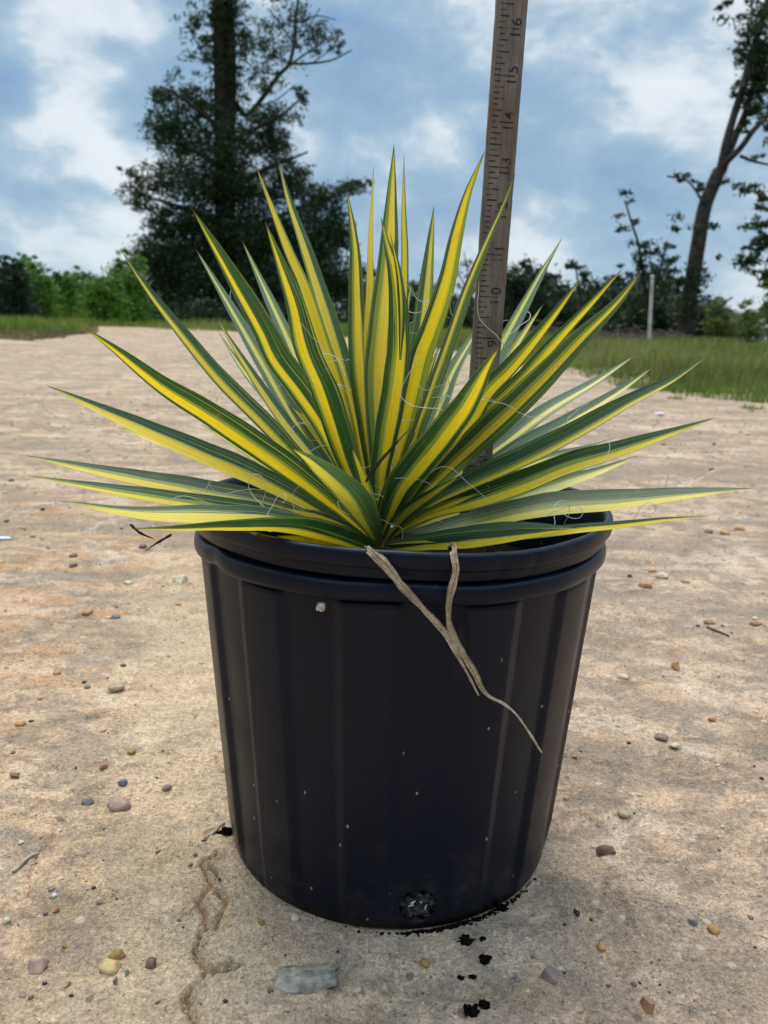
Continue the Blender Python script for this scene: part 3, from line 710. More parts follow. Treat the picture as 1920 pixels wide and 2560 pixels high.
leaf([(965, 1350), (1010, 1290), (1075, 1240), (1150, 1190)], 36, -.05, .5, .2, .2)
leaf([(970, 1352), (1030, 1310), (1110, 1270), (1200, 1232)], 34, -.03, .5, .2, .1)
leaf([(935, 1360), (880, 1330), (800, 1296), (700, 1268)], 34, -.03, .5, .2, .1)
leaf([(960, 1345), (985, 1290), (1020, 1215), (1070, 1150)], 40, -.03, .3, .2, .3)
leaf([(944, 1345), (925, 1275), (905, 1200), (880, 1120)], 40, -.05, .6, .2, .1)
for args in [([(965, 1340), (1075, 1200), (1200, 1090), (1330, 985), (1425, 912)], 34, .03, .6, .2, .3), ([(930, 1330), (820, 1190), (700, 1040), (600, 890), (540, 790)], 34, .04, .4, .2, .4),
             ([(948, 1330), (960, 1150), (985, 960), (1030, 700)], 36, .07, .5, .2, .6), ([(940, 1330), (915, 1120), (860, 880), (828, 745)], 36, .08, .5, .15, .8),
             ([(975, 1340), (1150, 1250), (1300, 1185), (1410, 1142)], 32, .04, .7, .2, .5), ([(925, 1345), (780, 1240), (620, 1130), (500, 1060)], 34, .04, .3, .2, .3),
             ([(960, 1330), (1000, 1200), (1060, 1060), (1150, 870)], 38, .10, .5, .12, 1.), ([(970, 1345), (1100, 1290), (1250, 1240), (1390, 1195)], 34, .02, .7, .2, .1),
             ([(920, 1352), (800, 1292), (640, 1238), (520, 1208)], 36, .03, .3, .25, .1), ([(960, 1320), (985, 1180), (1040, 1020), (1100, 860)], 34, .05, .4, .2, .3),
             ([(935, 1320), (880, 1180), (790, 1030), (720, 880)], 36, .07, .5, .15, .7), ([(985, 1330), (1080, 1235), (1190, 1150), (1300, 1080)], 34, .06, .4, .2, .9),
             ([(950, 1345), (975, 1280), (1010, 1180), (1060, 1040)], 30, -.02, .3, .2, .1), ([(940, 1345), (915, 1270), (880, 1180), (830, 1050)], 30, -.02, .6, .2, .1)]:
    leaf(*args)
# crown: overlapping leaf bases
mb = MB()
for k in range(14):
    a_ = 2*math.pi*k/14+.2; rr = .004+.006*random.random()
    b0 = CR+np.array([rr*math.cos(a_), rr*math.sin(a_), -.020]); b1 = b0+np.array([.007*math.cos(a_), .007*math.sin(a_), .024])
    mb.tube(catmull([b0, (b0+b1)/2, b1], 8), np.linspace(.007, .003, 8), 8)
mb.build('leaf_base', simple('crown_base', (.12, .12, .04), (.34, .32, .14), 90, .5, .2, .001), plant)

def strip(name, pts, wpx, ys, mat_, parent, twist=1.2, n=60, thick=.0005, tip=.12, lab=None):
    """dried twisted leaf: narrow folded ribbon with thickness"""
    W3 = [at_y(p[0], p[1], y_) for p, y_ in zip(pts, ys)]
    C3 = catmull(W3, n); T = np.gradient(C3, axis=0); V = []
    for i in range(n):
        tt = unit(T[i]); view = unit(C3[i]-Cc); x = unit(np.cross(view, tt)); y_ = np.cross(tt, x); s = i/(n-1)
        a_ = twist*math.sin(5.2*s+.6)+.5*math.sin(13*s); wv = wpx*.5*((C3[i]-Cc)@fw)/F*(1.25-.5*s-.65*s**4*(1-tip))*(1+.15*math.sin(17*s+wpx)+.12*math.sin(41*s)+.05*math.sin(97*s))
        X_ = math.cos(a_)*x+math.sin(a_)*y_; Y_ = -math.sin(a_)*x+math.cos(a_)*y_
        op = min(1, .35+s*9)          # tucked narrow where it comes over the rim
        prof_ = [(-1, .0), (-.72, .30), (-.50, .02), (-.22, .34), (.04, -.06), (.30, .30), (.55, .04), (.80, .26), (1, -.05)]
        prof_ = prof_+[(u, v_-.09) for u, v_ in prof_[::-1]]
        for k_, (u, v_) in enumerate(prof_):
            V.append(C3[i]+X_*u*wv*op*(1+.09*math.sin(31*s+u*2)+.05*math.sin(83*s+u*7))+Y_*(v_*(1+.5*math.sin(9*s+u*5)))*wv*1.15)
    m_ = len(prof_); Fc = [(i*m_+j, i*m_+(j+1) % m_, (i+1)*m_+(j+1) % m_, (i+1)*m_+j) for i in range(n-1) for j in range(m_)]+[tuple(range(m_))[::-1]]
    o = link(name, mesh(name, V, Fc, False), mat_, parent)
    if lab: o['label'] = lab
    return o
strip('dried_leaf', [(930, 1396), (916, 1372), (945, 1396), (973, 1423), (1010, 1472), (1047, 1510), (1108, 1578), (1155, 1659), (1197, 1739)], 20, [-.105, -.134, -.1405, -.142, -.1425, -.143, -.1435, -.144, -.144], M_dead, plant, .35, lab='withered tan leaf hanging over the rim')
strip('dried_leaf', [(1120, 1396), (1131, 1366), (1137, 1400), (1139, 1430), (1125, 1490), (1122, 1551), (1139, 1605), (1182, 1672), (1213, 1733), (1260, 1760), (1297, 1794), (1355, 1882)], 17,
      [-.105, -.131, -.1395, -.141, -.1415, -.1425, -.143, -.143, -.143, -.143, -.143, -.143], M_dead, plant, .6, lab='withered greyish twisted leaf hanging over the rim')
strip('dead_spike', [(914, 1205), (945, 1160), (985, 1115), (1017, 1079)], 9, [-.10, -.10, -.10, -.10], M_brown, plant, .2, 20, .0003)
strip('dead_spike', [(325, 1310), (350, 1332), (386, 1348)], 6, [-.07, -.07, -.065], M_brown, plant, .2, 14, .0002)
strip('dead_spike', [(430, 1336), (402, 1352), (366, 1374)], 6, [-.07, -.07, -.075], M_brown, plant, .2, 14, .0002)

# ---- curly fibres peeling from the leaf margins: each a sub-part of its leaf
frng = random.Random(21)
def fibre(li, t0, side, L, curlk, seed):
    o, S, C3, gl = LEAVES[li]; n_ = S.shape[0]; i = int(t0*(n_-2)); p = S[i, 0 if side < 0 else -1].copy()
    tt = unit(C3[i+1]-C3[i]); outd = unit(S[i, 0 if side < 0 else -1]-C3[i]); view = unit(p-Cc)
    r_ = random.Random(seed); ang = r_.uniform(-.5, 1.3); d = unit(outd*math.cos(ang)+tt*math.sin(ang)+view*r_.uniform(-.5, .3))
    P = [p]; ax = unit(view+np.array([r_.uniform(-.5, .5), r_.uniform(-.5, .5), r_.uniform(-.5, .5)])); k = curlk*r_.choice((-1, 1)); stp = L/34
    for s in range(34):
        P.append(P[-1]+d*stp)
        a_ = k*stp*(1+1.2*math.sin(s*.23+seed)); 
        d = unit(d*math.cos(a_)+np.cross(ax, d)*math.sin(a_)+ax*(ax@d)*(1-math.cos(a_))+np.array([r_.gauss(0, .09), r_.gauss(0, .09), r_.gauss(0, .09)]))
    V, Fc = tube_data(P, np.linspace(.00024, .00014, len(P)), 4)
    me_ = mesh('leaf_fibre', V, Fc); f = bpy.data.objects.new('leaf_fibre', me_); COL.objects.link(f); me_.materials.append(M_fib)
    f.parent = o; f.location = (0, 0, 0)
nf = 0
for k in range(98):
    li = frng.randrange(len(LEAVES))
    if LEAVES[li][2][-1][2] < .27 and frng.random() < .6: li = frng.choice([3, 5, 6, 7, 8, 9, 16, 17, 18, 22, 23, 25, 33, 34, 36, 37, 38, 39])
    fibre(li, frng.uniform(.22, .88), frng.choice((-1, 1)), frng.uniform(.016, .055), frng.uniform(25, 130), k)

# ------------------------------------------------------------------ snails
def snail(px, py, y, size, label, cols):
    m_ = simple('snail_shell', cols[0], cols[1], 500, .35, .2, .0003)
    c = at_y(px, py, y); root = tag(empty('snail', tuple(c)), label, 'snail')
    P = []; rad = []
    for i in range(60):
        s = i/59; a_ = s*2.6*2*math.pi; r_ = size*.55*(s**1.1)
        P.append(c+np.array([r_*math.cos(a_), -size*.35*(1-s), r_*math.sin(a_)])); rad.append(size*.06+size*.30*s)
    mb = MB(); mb.tube(P, np.array(rad), 10); mb.build('shell', m_, root)
    lump('foot', tuple(c+np.array([0, size*.35, size*.55])), (size*.7, size*.3, size*.35), simple('snail_body', (.20, .14, .10), (.3, .22, .16), 200, .4), root, 2, 2, .2)
snail(803, 1520, -.1315, .0032, 'small tan snail clinging below the rim of the black pot', ((.40, .27, .20), (.62, .50, .40)))
snail(980, 1317, -.035, .0013, 'tiny white snail deep among the yucca leaf bases', ((.7, .7, .66), (.85, .85, .8)))

# ------------------------------------------------------------------ stones and litter on the dirt
STM = {}
def stone_mat(c):
    if c not in STM:
        k = tuple(v*.62 for v in c); STM[c] = simple('pebble', k, c, 90, .55, .35, .0008, .35)
    return STM[c]
COLR = dict(yellow=(.72, .53, .24), gold=(.40, .24, .08), brown=(.22, .13, .085), dark=(.035, .032, .035), grey=(.20, .185, .17), blue=(.15, .155, .18), purple=(.19, .13, .14), pink=(.45, .29, .23),
            orange=(.58, .30, .12), cream=(.68, .57, .38), tan=(.50, .38, .25), green=(.24, .27, .22), mauve=(.27, .19, .17), pale=(.62, .66, .72), rust=(.42, .22, .12))
import bmesh
def stone(px, py, w_, h_, col, shape, label, sink=.35, rot=None, seed=0, cat='pebble', group=None, mat_=None):
    p = on_ground(px, py); dep = (p-Cc)@fw; sw = w_*dep/F
    el = math.atan2(CZ, abs(p[1]-CY)); sh_ = h_*dep/F                     # apparent height
    ly = min(sw*1.1, sh_/max(math.sin(el), .3)*.85); lz = max(.28*sw, min(.5*sw, sh_*.5))
    r_ = random.Random(seed*13+int(px)); bm = bmesh.new()
    if shape == 'angular':
        pts = [Vector((r_.gauss(0, 1), r_.gauss(0, 1), r_.gauss(0, 1))).normalized()*r_.uniform(.85, 1.1) for _ in range(13)]
        for q in pts: bm.verts.new(q)
        g = bmesh.ops.convex_hull(bm, input=bm.verts); 
        bmesh.ops.delete(bm, geom=[v for v in bm.verts if not v.link_faces], context='VERTS')
        bmesh.ops.bevel(bm, geom=list(bm.edges), offset=.06, segments=1, affect='EDGES')
        sm_ = False
    else:
        bmesh.ops.create_icosphere(bm, subdivisions=3, radius=1)
        for v in bm.verts:
            nn = mnoise.fractal(v.co*1.1+Vector((seed*2.3, px*.01, 4)), 1., 2., 3); v.co *= 1+.28*nn
        sm_ = True
    a_ = rot if rot is not None else r_.uniform(-.5, .5)
    ca_, sa_ = math.cos(a_), math.sin(a_)
    for v in bm.verts:
        x, y, z = v.co.x*sw/2, v.co.y*ly/2, v.co.z*lz
        v.co = Vector((x*ca_-y*sa_, x*sa_+y*ca_, z))
    me_ = bpy.data.meshes.new('pebble'); bm.to_mesh(me_); bm.free()
    me_.polygons.foreach_set('use_smooth', [sm_]*len(me_.polygons)); me_.materials.append(mat_ or stone_mat(COLR[col]))
    nm = 'stone' if w_ > 34 else 'pebble'
    o = bpy.data.objects.new(nm, me_); COL.objects.link(o); zb = gh(p[0], p[1])
    o.location = (p[0], p[1], zb+lz*(1-2*sink)*.8)
    tag(o, label, cat if nm == 'pebble' else 'stone', group)
    return o
ST = [
 (274, 2423, 54, 36, 'yellow', 'round', 'large smooth pale yellow pebble in the cluster at bottom left'),
 (294, 2391, 42, 22, 'gold', 'round', 'flat golden brown stone just above the pale yellow pebble'),
 (377, 2411, 27, 26, 'brown', 'round', 'round dark brown pebble right of the yellow pebble cluster'),
 (313, 2434, 21, 18, 'green', 'angular', 'small green grey pebble touching the pale yellow one'),
 (293, 2455, 22, 23, 'purple', 'angular', 'small purple pebble under the pale yellow one'),
 (95, 2421, 58, 40, 'pink', 'angular', 'orange pink broken stone sunk in a hole at lower left'),
 (163, 2465, 34, 17, 'tan', 'angular', 'small tan chip half buried below the purple pebble row'),
 (57, 2489, 20, 20, 'pink', 'angular', 'little pinkish chip near the bottom left corner'),
 (246, 2257, 20, 17, 'mauve', 'angular', 'lens shaped mauve brown pebble alone on bare dirt at left'),
 (140, 2278, 19, 19, 'rust', 'angular', 'rusty orange chip beside a small dark purple one'),
 (114, 2286, 17, 11, 'purple', 'angular', 'dark purple sliver left of the rusty orange chip'),
 (130, 2224, 19, 11, 'mauve', 'round', 'flat mauve pebble next to a pale bluish one'),
 (136, 2241, 14, 17, 'pale', 'round', 'pale bluish white pebble under the flat mauve one'),
 (163, 2367, 17, 17, 'gold', 'angular', 'small square golden brown stone above the broken pink stone'),
 (18, 2304, 18, 24, 'cream', 'round', 'cream lumpy pebble at the left edge of the photo'),
 (476, 2164, 11, 14, 'mauve', 'round', 'tiny mauve pebble left of the crack beside the pot'),
 (488, 2138, 11, 8, 'blue', 'round', 'tiny blue grey pebble near the pot left of the crack'),
 (309, 1959, 30, 21, 'blue', 'angular', 'diamond shaped blue grey pebble left of the pot'),
 (418, 1972, 22, 15, 'mauve', 'round', 'small pinkish purple pebble between blue pebble and pot'),
 (296, 2015, 58, 34, 'pink', 'round', 'broad flat pinkish brown stone sunk level with the dirt'),
 (329, 1881, 21, 13, 'gold', 'round', 'small amber pebble above the blue grey one'),
 (293, 1721, 42, 18, 'tan', 'round', 'long tan stone half buried at middle left'),
 (450, 1454, 44, 24, 'cream', 'angular', 'blocky cream stone beside the pot under its rim'),
 (185, 1418, 23, 16, 'brown', 'angular', 'brown angular pebble at left level with the pot rim'),
 (289, 1545, 25, 10, 'grey', 'round', 'flat grey pebble right of an orange one'),
 (220, 1532, 27, 12, 'orange', 'round', 'flat orange pebble left of the flat grey one'),
 (142, 1683, 19, 12, 'orange', 'round', 'bright orange pebble on the streaky dirt at left'),
 (51, 1812, 25, 12, 'orange', 'round', 'orange tan pebble near the left edge at mid height'),
 (37, 1941, 33, 16, 'brown', 'angular', 'brown chipped stone near the left edge'),
 (259, 1917, 25, 17, 'rust', 'angular', 'reddish brown crumbly clod above the blue grey pebble'),
 (219, 2008, 31, 15, 'grey', 'round', 'grey flat pebble left of the pinkish brown stone'),
 (1690, 1669, 32, 28, 'orange', 'angular', 'pointed orange brown stone standing up at right'),
 (1559, 1694, 23, 14, 'cream', 'round', 'oval cream pebble right of the pot at mid height'),
 (1653, 1847, 31, 19, 'mauve', 'round', 'rounded mauve pebble next to a pale yellow sliver'),
 (1687, 1871, 39, 15, 'cream', 'angular', 'pale yellow sliver of stone right of the mauve pebble'),
 (1415, 1997, 11, 14, 'yellow', 'round', 'tiny bright yellow pebble close to the pot at right'),
 (1559, 2038, 33, 18, 'tan', 'round', 'rounded tan brown pebble right of the pot'),
 (1513, 2130, 46, 19, 'brown', 'round', 'long flat brown stone right of the pot foot'),
 (1440, 2287, 23, 21, 'dark', 'angular', 'shiny black pebble right of the pot foot'),
 (1731, 2309, 29, 22, 'grey', 'angular', 'dark grey brown chip beside an amber pebble'),
 (1783, 2329, 27, 26, 'orange', 'round', 'round amber pebble right of the dark chip'),
 (1503, 2370, 23, 20, 'orange', 'round', 'small orange pebble alone below the black one'),
 (1374, 2443, 50, 40, 'mauve', 'angular', 'large angular grey brown stone at the lower right'),
 (1293, 2449, 21, 19, 'grey', 'angular', 'small grey chip left of the angular grey brown stone'),
 (1585, 2463, 14, 12, 'purple', 'round', 'small dark purple pebble near the lower right bottom'),
 (1616, 2521, 46, 46, 'rust', 'angular', 'rusty brown wedge of stone at the bottom right'),
 (1613, 1465, 42, 15, 'orange', 'angular', 'long orange stone under a cream one right of the rim'),
 (1655, 1442, 29, 14, 'cream', 'round', 'cream pebble above the long orange stone'),
 (1631, 1429, 19, 11, 'orange', 'round', 'small orange pebble left of the cream one'),
 (1812, 1335, 23, 14, 'orange', 'round', 'light orange pebble in the middle of three at far right'),
 (1849, 1324, 23, 10, 'orange', 'round', 'orange pebble rightmost of three at far right'),
 (1771, 1331, 20, 10, 'brown', 'round', 'brown pebble leftmost of three at far right'),
 (1774, 1559, 27, 9, 'rust', 'round', 'long rusty pebble just above the twig'),
 (1889, 1562, 27, 9, 'rust', 'round', 'long rusty pebble at the right edge level with the twig'),
 (1781, 1799, 23, 10, 'rust', 'angular', 'flat orange brown chip right of the mauve pebble'),
 (1064, 2411, 31, 25, 'gold', 'angular', 'glossy amber chip of stone in front of the pot'),
 (738, 2298, 23, 17, 'cream', 'round', 'cream pebble touching the front foot of the pot'),
 (653, 2309, 19, 18, 'gold', 'angular', 'amber chip left of the cream pebble at the pot foot'),
]
for i, s_ in enumerate(ST): stone(*s_, sink=.42 if s_[5] == 'round' and s_[2] > 50 else .28, seed=i)
# shell-like ridged grey shard
p = on_ground(767, 2441); V = []; Fc = []; nu, nv = 40, 14
for i in range(nu+1):
    for j in range(nv+1):
        u, v_ = i/nu-.5, j/nv-.5
        edge = 1+.12*mnoise.noise(Vector((u*5, v_*4, 2)))+.05*mnoise.noise(Vector((u*15, v_*15, 5)))
        hh = .0035*(1-(2*v_)**2)*(1-.5*(2*u)**2)+.0010*math.sin(v_*30+u*2+.6*math.sin(u*9))+.0004*mnoise.noise(Vector((u*14, v_*9, 7)))
        taper = .62+.38*math.cos(u*2.2)
        V.append((p[0]+u*.0325*edge, p[1]+v_*.019*taper*edge-.003*math.cos(u*3)*1.0+u*.006, gh(p[0], p[1])+.0012+hh))
m1 = (nu+1)*(nv+1)
V += [(x, y, z-.0016) for x, y, z in V]
def q_(i, j, o=0): return o+i*(nv+1)+j
for i in range(nu):
    for j in range(nv):
        Fc.append((q_(i, j), q_(i+1, j), q_(i+1, j+1), q_(i, j+1))); Fc.append((q_(i, j, m1), q_(i, j+1, m1), q_(i+1, j+1, m1), q_(i+1, j, m1)))
for i in range(nu): Fc += [(q_(i, 0), q_(i, 0, m1), q_(i+1, 0, m1), q_(i+1, 0)), (q_(i, nv), q_(i+1, nv), q_(i+1, nv, m1), q_(i, nv, m1))]
for j in range(nv): Fc += [(q_(0, j), q_(0, j+1), q_(0, j+1, m1), q_(0, j, m1)), (q_(nu, j), q_(nu, j, m1), q_(nu, j+1, m1), q_(nu, j+1))]
tag(link('shell_shard', mesh('shell_shard', V, Fc), simple('shard', (.15, .125, .095), (.34, .30, .235), 200, .45, .5, .0006)), 'ridged grey shell shard lying flat in front of the pot', 'shard')
# clay sliver, twig, litter
def stick_on(name, a, b_, wpx, mat_, label, cat, lift=.002, n=12, bend=.0015, k=6):
    A, B = on_ground(*a), on_ground(*b_); r_ = wpx*.5*((A-Cc)@fw)/F
    P = [A+(B-A)*s for s in np.linspace(0, 1, 5)]; bend = bend*.35; P = [np.array([q[0]+random.gauss(0, bend), q[1]+random.gauss(0, bend), gh(q[0], q[1])+r_*.7]) for q in P]
    C3 = catmull(P, n); V, Fc = tube_data(C3, r_*np.array([1-.5*abs(s-.4) for s in np.linspace(0, 1, n)]), k); Fc += [tuple(range(k))[::-1], tuple((n-1)*k+j for j in range(k))]
    return tag(link(name, mesh(name, V, Fc), mat_), label, cat)
M_clay = simple('clay_sliver', (.34, .26, .17), (.52, .42, .30), 90, .9, .5, .001, .2)
stick_on('clay_sliver', (34, 2182), (92, 2135), 11, M_clay, 'long tan sliver of dried clay near the left edge', 'clod')
stick_on('clay_sliver', (524, 2092), (562, 2060), 10, M_clay, 'short tan sliver of dried clay touching the pot at left', 'clod')
stick_on('twig', (1767, 1568), (1822, 1592), 6, M_brown, 'thin dark twig lying on the dirt at right', 'twig')
for i, (px, py, w_, lab) in enumerate([(1163, 2353, 30, 'crumb of black potting soil nearest the pot front'), (1207, 2349, 15, 'small black soil crumb right of the nearest crumb'), (1213, 2404, 28, 'black soil crumb midway between pot and photo bottom'),
      (1181, 2444, 16, 'narrow upright black soil crumb below the middle one'), (1152, 2447, 14, 'tiny flat black soil crumb left of the narrow one'), (1175, 2531, 36, 'black soil crumb at the very bottom, left of its pair'),
      (1210, 2515, 28, 'black soil crumb at the very bottom, right of its pair'), (1255, 2273, 26, 'black soil crumb tucked under the pot edge at right'), (566, 2082, 30, 'black soil clod against the left foot of the pot')]):
    p = on_ground(px, py); s_ = w_*.5*((p-Cc)@fw)/F
    o = lump('soil_crumb', (0, 0, 0), (s_, s_*.8, s_*.6), M_soil, None, i+11, 3, 1.1, 2.4); o.location = (p[0], p[1], gh(p[0], p[1])+s_*.25); tag(o, lab, 'soil crumb')
p = on_ground(8, 1348); o = lump('litter_scrap', (0, 0, 0), (.012, .006, .002), simple('scrap', (.6, .75, .82), (.75, .85, .9), 50, .5, 0), None, 3, 2, .4); o.location = tuple(p+np.array([0, 0, .002])); tag(o, 'pale blue scrap of litter on the dirt at the left edge', 'litter')
p = on_ground(1650, 1038); o = lump('litter_scrap', (0, 0, 0), (.022, .012, .008), simple('scrap', (.75, .75, .72), (.85, .85, .84), 50, .5, 0), None, 9, 2, .5); o.location = tuple(p+np.array([0, 0, .005])); tag(o, 'white scrap far back on the dirt before the right grass', 'litter')

# many small pebbles (each its own) sharing meshes
kinds = [('orange', 'small orange pebble strewn on the dirt', 'small orange pebbles on the dirt'), ('dark', 'small black pebble strewn on the dirt', 'small black pebbles on the dirt'),
         ('cream', 'small cream pebble strewn on the dirt', 'small cream pebbles on the dirt'), ('brown', 'small brown pebble strewn on the dirt', 'small brown pebbles on the dirt'), ('grey', 'small grey pebble strewn on the dirt', 'small grey pebbles on the dirt')]
srcs = []
for i, (c, lab, gr) in enumerate(kinds):
    for v_ in range(2):
        bm = bmesh.new(); bmesh.ops.create_icosphere(bm, subdivisions=2, radius=1)
        for q in bm.verts: q.co *= 1+.4*mnoise.fractal(q.co*1.3+Vector((i*3, v_*7, 1)), 1., 2., 2)
        for q in bm.verts: q.co.z *= .55
        me_ = bpy.data.meshes.new('pebble'); bm.to_mesh(me_); bm.free(); me_.polygons.foreach_set('use_smooth', [True]*len(me_.polygons)); me_.materials.append(stone_mat(COLR[c]))
        srcs.append((me_, lab, gr))
pr = random.Random(5); cnt = 0
while cnt < 165:
    px = pr.uniform(10, 1910); py = 1000+1540*pr.random()**.85
    if 470 < px < 1560 and py < 2345 and (py < 1400 or 560-(2100-py)*.12 < px < 1380+(2100-py)*.2): continue
    p = on_ground(px, py)
    if math.hypot(p[0], p[1]) < .128: continue
    k_ = pr.choices(range(5), (3, 3.4, 1.6, 2.4, 1.5))[0]; me_, lab, gr = srcs[k_*2+pr.randrange(2)]
    s_ = pr.choice((2.2, 3, 3.6, 4.5, 6))*((p-Cc)@fw)/F*(1.25 if k_ != 1 else .9)*(1. if py > 1500 else 1.3)
    o = bpy.data.objects.new('pebble', me_); COL.objects.link(o); o.location = (p[0], p[1], gh(p[0], p[1])+s_*.15); o.scale = (s_*pr.uniform(.9, 1.5), s_*pr.uniform(.8, 1.2), s_)
    o.rotation_euler = (0, 0, pr.uniform(0, 6)); tag(o, lab, 'pebble', gr); cnt += 1
# loose grit
def grit(n_, name, mat_, smin, smax, label, region):
    V = []; Fc = []
    base = np.array([(1, 0, 0), (-1, 0, 0), (0, 1, 0), (0, -1, 0), (0, 0, 1), (0, 0, -1)], float); fc = np.array([(0, 2, 4), (2, 1, 4), (1, 3, 4), (3, 0, 4), (2, 0, 5), (1, 2, 5), (3, 1, 5), (0, 3, 5)])
    pos = region(n_); h = ground_h(pos[:, 0], pos[:, 1]); dist = np.hypot(pos[:, 0]-CX, pos[:, 1]-CY)
    s = rng.uniform(smin, smax, n_)*np.clip(dist/.7, .8, 6)
    P = base[None]*(s[:, None, None]*rng.uniform(.6, 1.3, (n_, 6, 1))); P[..., 2] *= .6
    a_ = rng.uniform(0, 6.3, n_); ca_, sa_ = np.cos(a_)[:, None], np.sin(a_)[:, None]; x = P[..., 0]*ca_-P[..., 1]*sa_; y = P[..., 0]*sa_+P[..., 1]*ca_
    P = np.stack([x+pos[:, :1], y+pos[:, 1:2], P[..., 2]+h[:, None]+s[:, None]*.1], -1).reshape(-1, 3)
    Fc = (fc[None]+np.arange(n_)[:, None, None]*6).reshape(-1, 3)
    o = link(name, fast_mesh(name, P, Fc), mat_); tag(o, label, 'grit', kind='stuff')
def reg(n_):
    out = np.zeros((0, 2))
    while len(out) < n_:
        a_ = rng.uniform(-.62, .62, n_*2); d = np.exp(rng.uniform(math.log(.33), math.log(4.5), n_*2))
        x = CX+d*np.sin(a_); y = CY+d*np.cos(a_); ok = (np.hypot(x, y) > .122) & (vnoise(x*6+4, y*6+8)+rng.uniform(-.3, .3, n_*2) > -.12)
        out = np.vstack([out, np.stack([x, y], -1)[ok]])
    return out[:n_]
grit(6500, 'pale_grit', stone_mat(COLR['tan']), .0005, .0014, 'fine pale tan grit scattered over the dirt', reg)
grit(3200, 'dark_grit', stone_mat(COLR['brown']), .0004, .0012, 'fine dark brown grit scattered over the dirt', reg)
def regpot(n_):
    a_ = rng.normal(math.radians(-66), .22, n_); r_ = .1125+np.abs(rng.normal(0, .0014, n_)); return np.stack([r_*np.cos(a_), r_*np.sin(a_)], -1)
grit(420, 'spilled_soil', M_soil, .0007, .0019, 'black soil spilled along the front foot of the pot', regpot)

# ------------------------------------------------------------------ vegetation in the background
def leaf_cloud(clumps, size, seed, flat=0.):
    """clumps: (centre xyz, radius xyz, count). Small folded leaf quads spread through sub-clumps"""
    r = np.random.default_rng(seed); Ps = []; tone = []
    for c, rad, cnt_ in clumps:
        c = np.array(c); rad = np.array(rad); k = max(3, cnt_//30)
        d = r.normal(size=(k, 3)); d /= np.linalg.norm(d, axis=1)[:, None]; sub = c+d*rad*(r.random((k, 1))**.45)
        tn = r.uniform(0, 1, k)
        which = r.integers(0, k, cnt_); sr = (.17*rad.mean())*r.uniform(.6, 1.4, k)
        p = sub[which]+r.normal(size=(cnt_, 3))*sr[which][:, None]*np.array([1.2, 1.2, .7])
        Ps.append(p); tone.append(np.clip(tn[which]*.6+r.uniform(0, .4, cnt_), 0, 1))
    P = np.vstack(Ps); tone = np.concatenate(tone); n_ = len(P)
    a = r.normal(size=(n_, 3)); a[:, 2] *= 1-flat; a /= np.linalg.norm(a, axis=1)[:, None]; b = np.cross(a, r.normal(size=(n_, 3))); b /= np.linalg.norm(b, axis=1)[:, None]
    s = size*r.uniform(.6, 1.4, (n_, 1))
    V = np.stack([P-a*s, P-b*s*.38, P+a*s, P+b*s*.38], 1).reshape(-1, 3); Fc = np.arange(n_*4).reshape(-1, 4)
    return V, Fc, np.repeat(tone, 4)
def cloud_obj(name, clumps, size, mat_, parent, seed):
    V, Fc, tone = leaf_cloud(clumps, size, seed); me_ = fast_mesh(name, V, Fc)
    at = me_.attributes.new('tone', 'FLOAT', 'POINT'); at.data.foreach_set('value', tone.astype(np.float32))
    return link(name, me_, mat_, parent)
def pxs(D): return D/F                       # metres per photo pixel at distance D
def B(px, py, D, off=0): return at_y(px, py, D+off)
def blobs(L, D, deep=1., seed=0):
    r = random.Random(seed); k = pxs(D); return [(B(x, y, D, r.uniform(-.4, .4)*rx*k*deep), (rx*k, rx*k*deep, ry*k), n_) for x, y, rx, ry, n_ in L]
def branch(mb, pts, D, r0, r1, off=None, k=7):
    off = off or [0]*len(pts); P = catmull([B(x, y, D, o) for (x, y), o in zip(pts, off)], 8*len(pts)); mb.tube(P, np.linspace(r0, r1, len(P))*pxs(D), k)
def tree(name, D, base, label, limbs, crown, lsize, lmat, bmat, seed, cat='tree', group=None, deep=.9):
    crown = [(a, b, c, d, int(e*1.3)) for a, b, c, d, e in crown]
    p = B(base[0], base[1], D); root = tag(empty(name, tuple(p)), label, cat, group)
    if limbs:
        mb = MB()
        for L in limbs: branch(mb, L[0], D, L[1], L[2], L[3] if len(L) > 3 else None)
        mb.build('trunk' if cat == 'tree' else 'stems', bmat, root)
    cloud_obj('crown' if cat == 'tree' else 'foliage', blobs(crown, D, deep, seed), lsize, lmat, root, seed)
    return root
# big dark tree at left
DT = 40
limbs = [([(566, 850), (562, 700), (560, 520), (556, 330), (552, 180), (548, 40), (545, -120)], 30, 12), ([(570, 600), (572, 420), (576, 250), (578, 120), (572, 0), (572, -100)], 18, 8),
         ([(576, 245), (598, 272), (615, 288), (640, 265), (670, 225), (700, 185), (722, 160), (735, 110), (738, 50), (745, 0), (750, -60)], 7, 3, [0, .5, 1, 1.4, 1.6, 2, 2, 2, 2, 2, 2]),
         ([(722, 160), (780, 158), (830, 150), (880, 125)], 3.5, 1.5, [2, 2, 2, 2]), ([(718, 168), (770, 130), (820, 95)], 3, 1.5, [2, 2.5, 3]), ([(735, 110), (700, 60), (670, 20)], 3, 1.5, [2, 2, 2]),
         ([(560, 330), (500, 280), (440, 235), (400, 215)], 7, 2, [0, -1, -2, -2]), ([(560, 420), (470, 370), (400, 340)], 8, 2, [0, 1, 2]), ([(565, 480), (650, 430), (720, 400), (770, 380)], 9, 2, [0, -1, -2, -2]),
         ([(565, 560), (460, 520), (360, 490)], 9, 2, [0, 1, 1]), ([(565, 600), (700, 540), (800, 500), (880, 470)], 9, 2, [0, 1, 1, 1]), ([(565, 360), (640, 320), (700, 290), (760, 240)], 6, 2, [0, -1, -1.5, -1.5])]
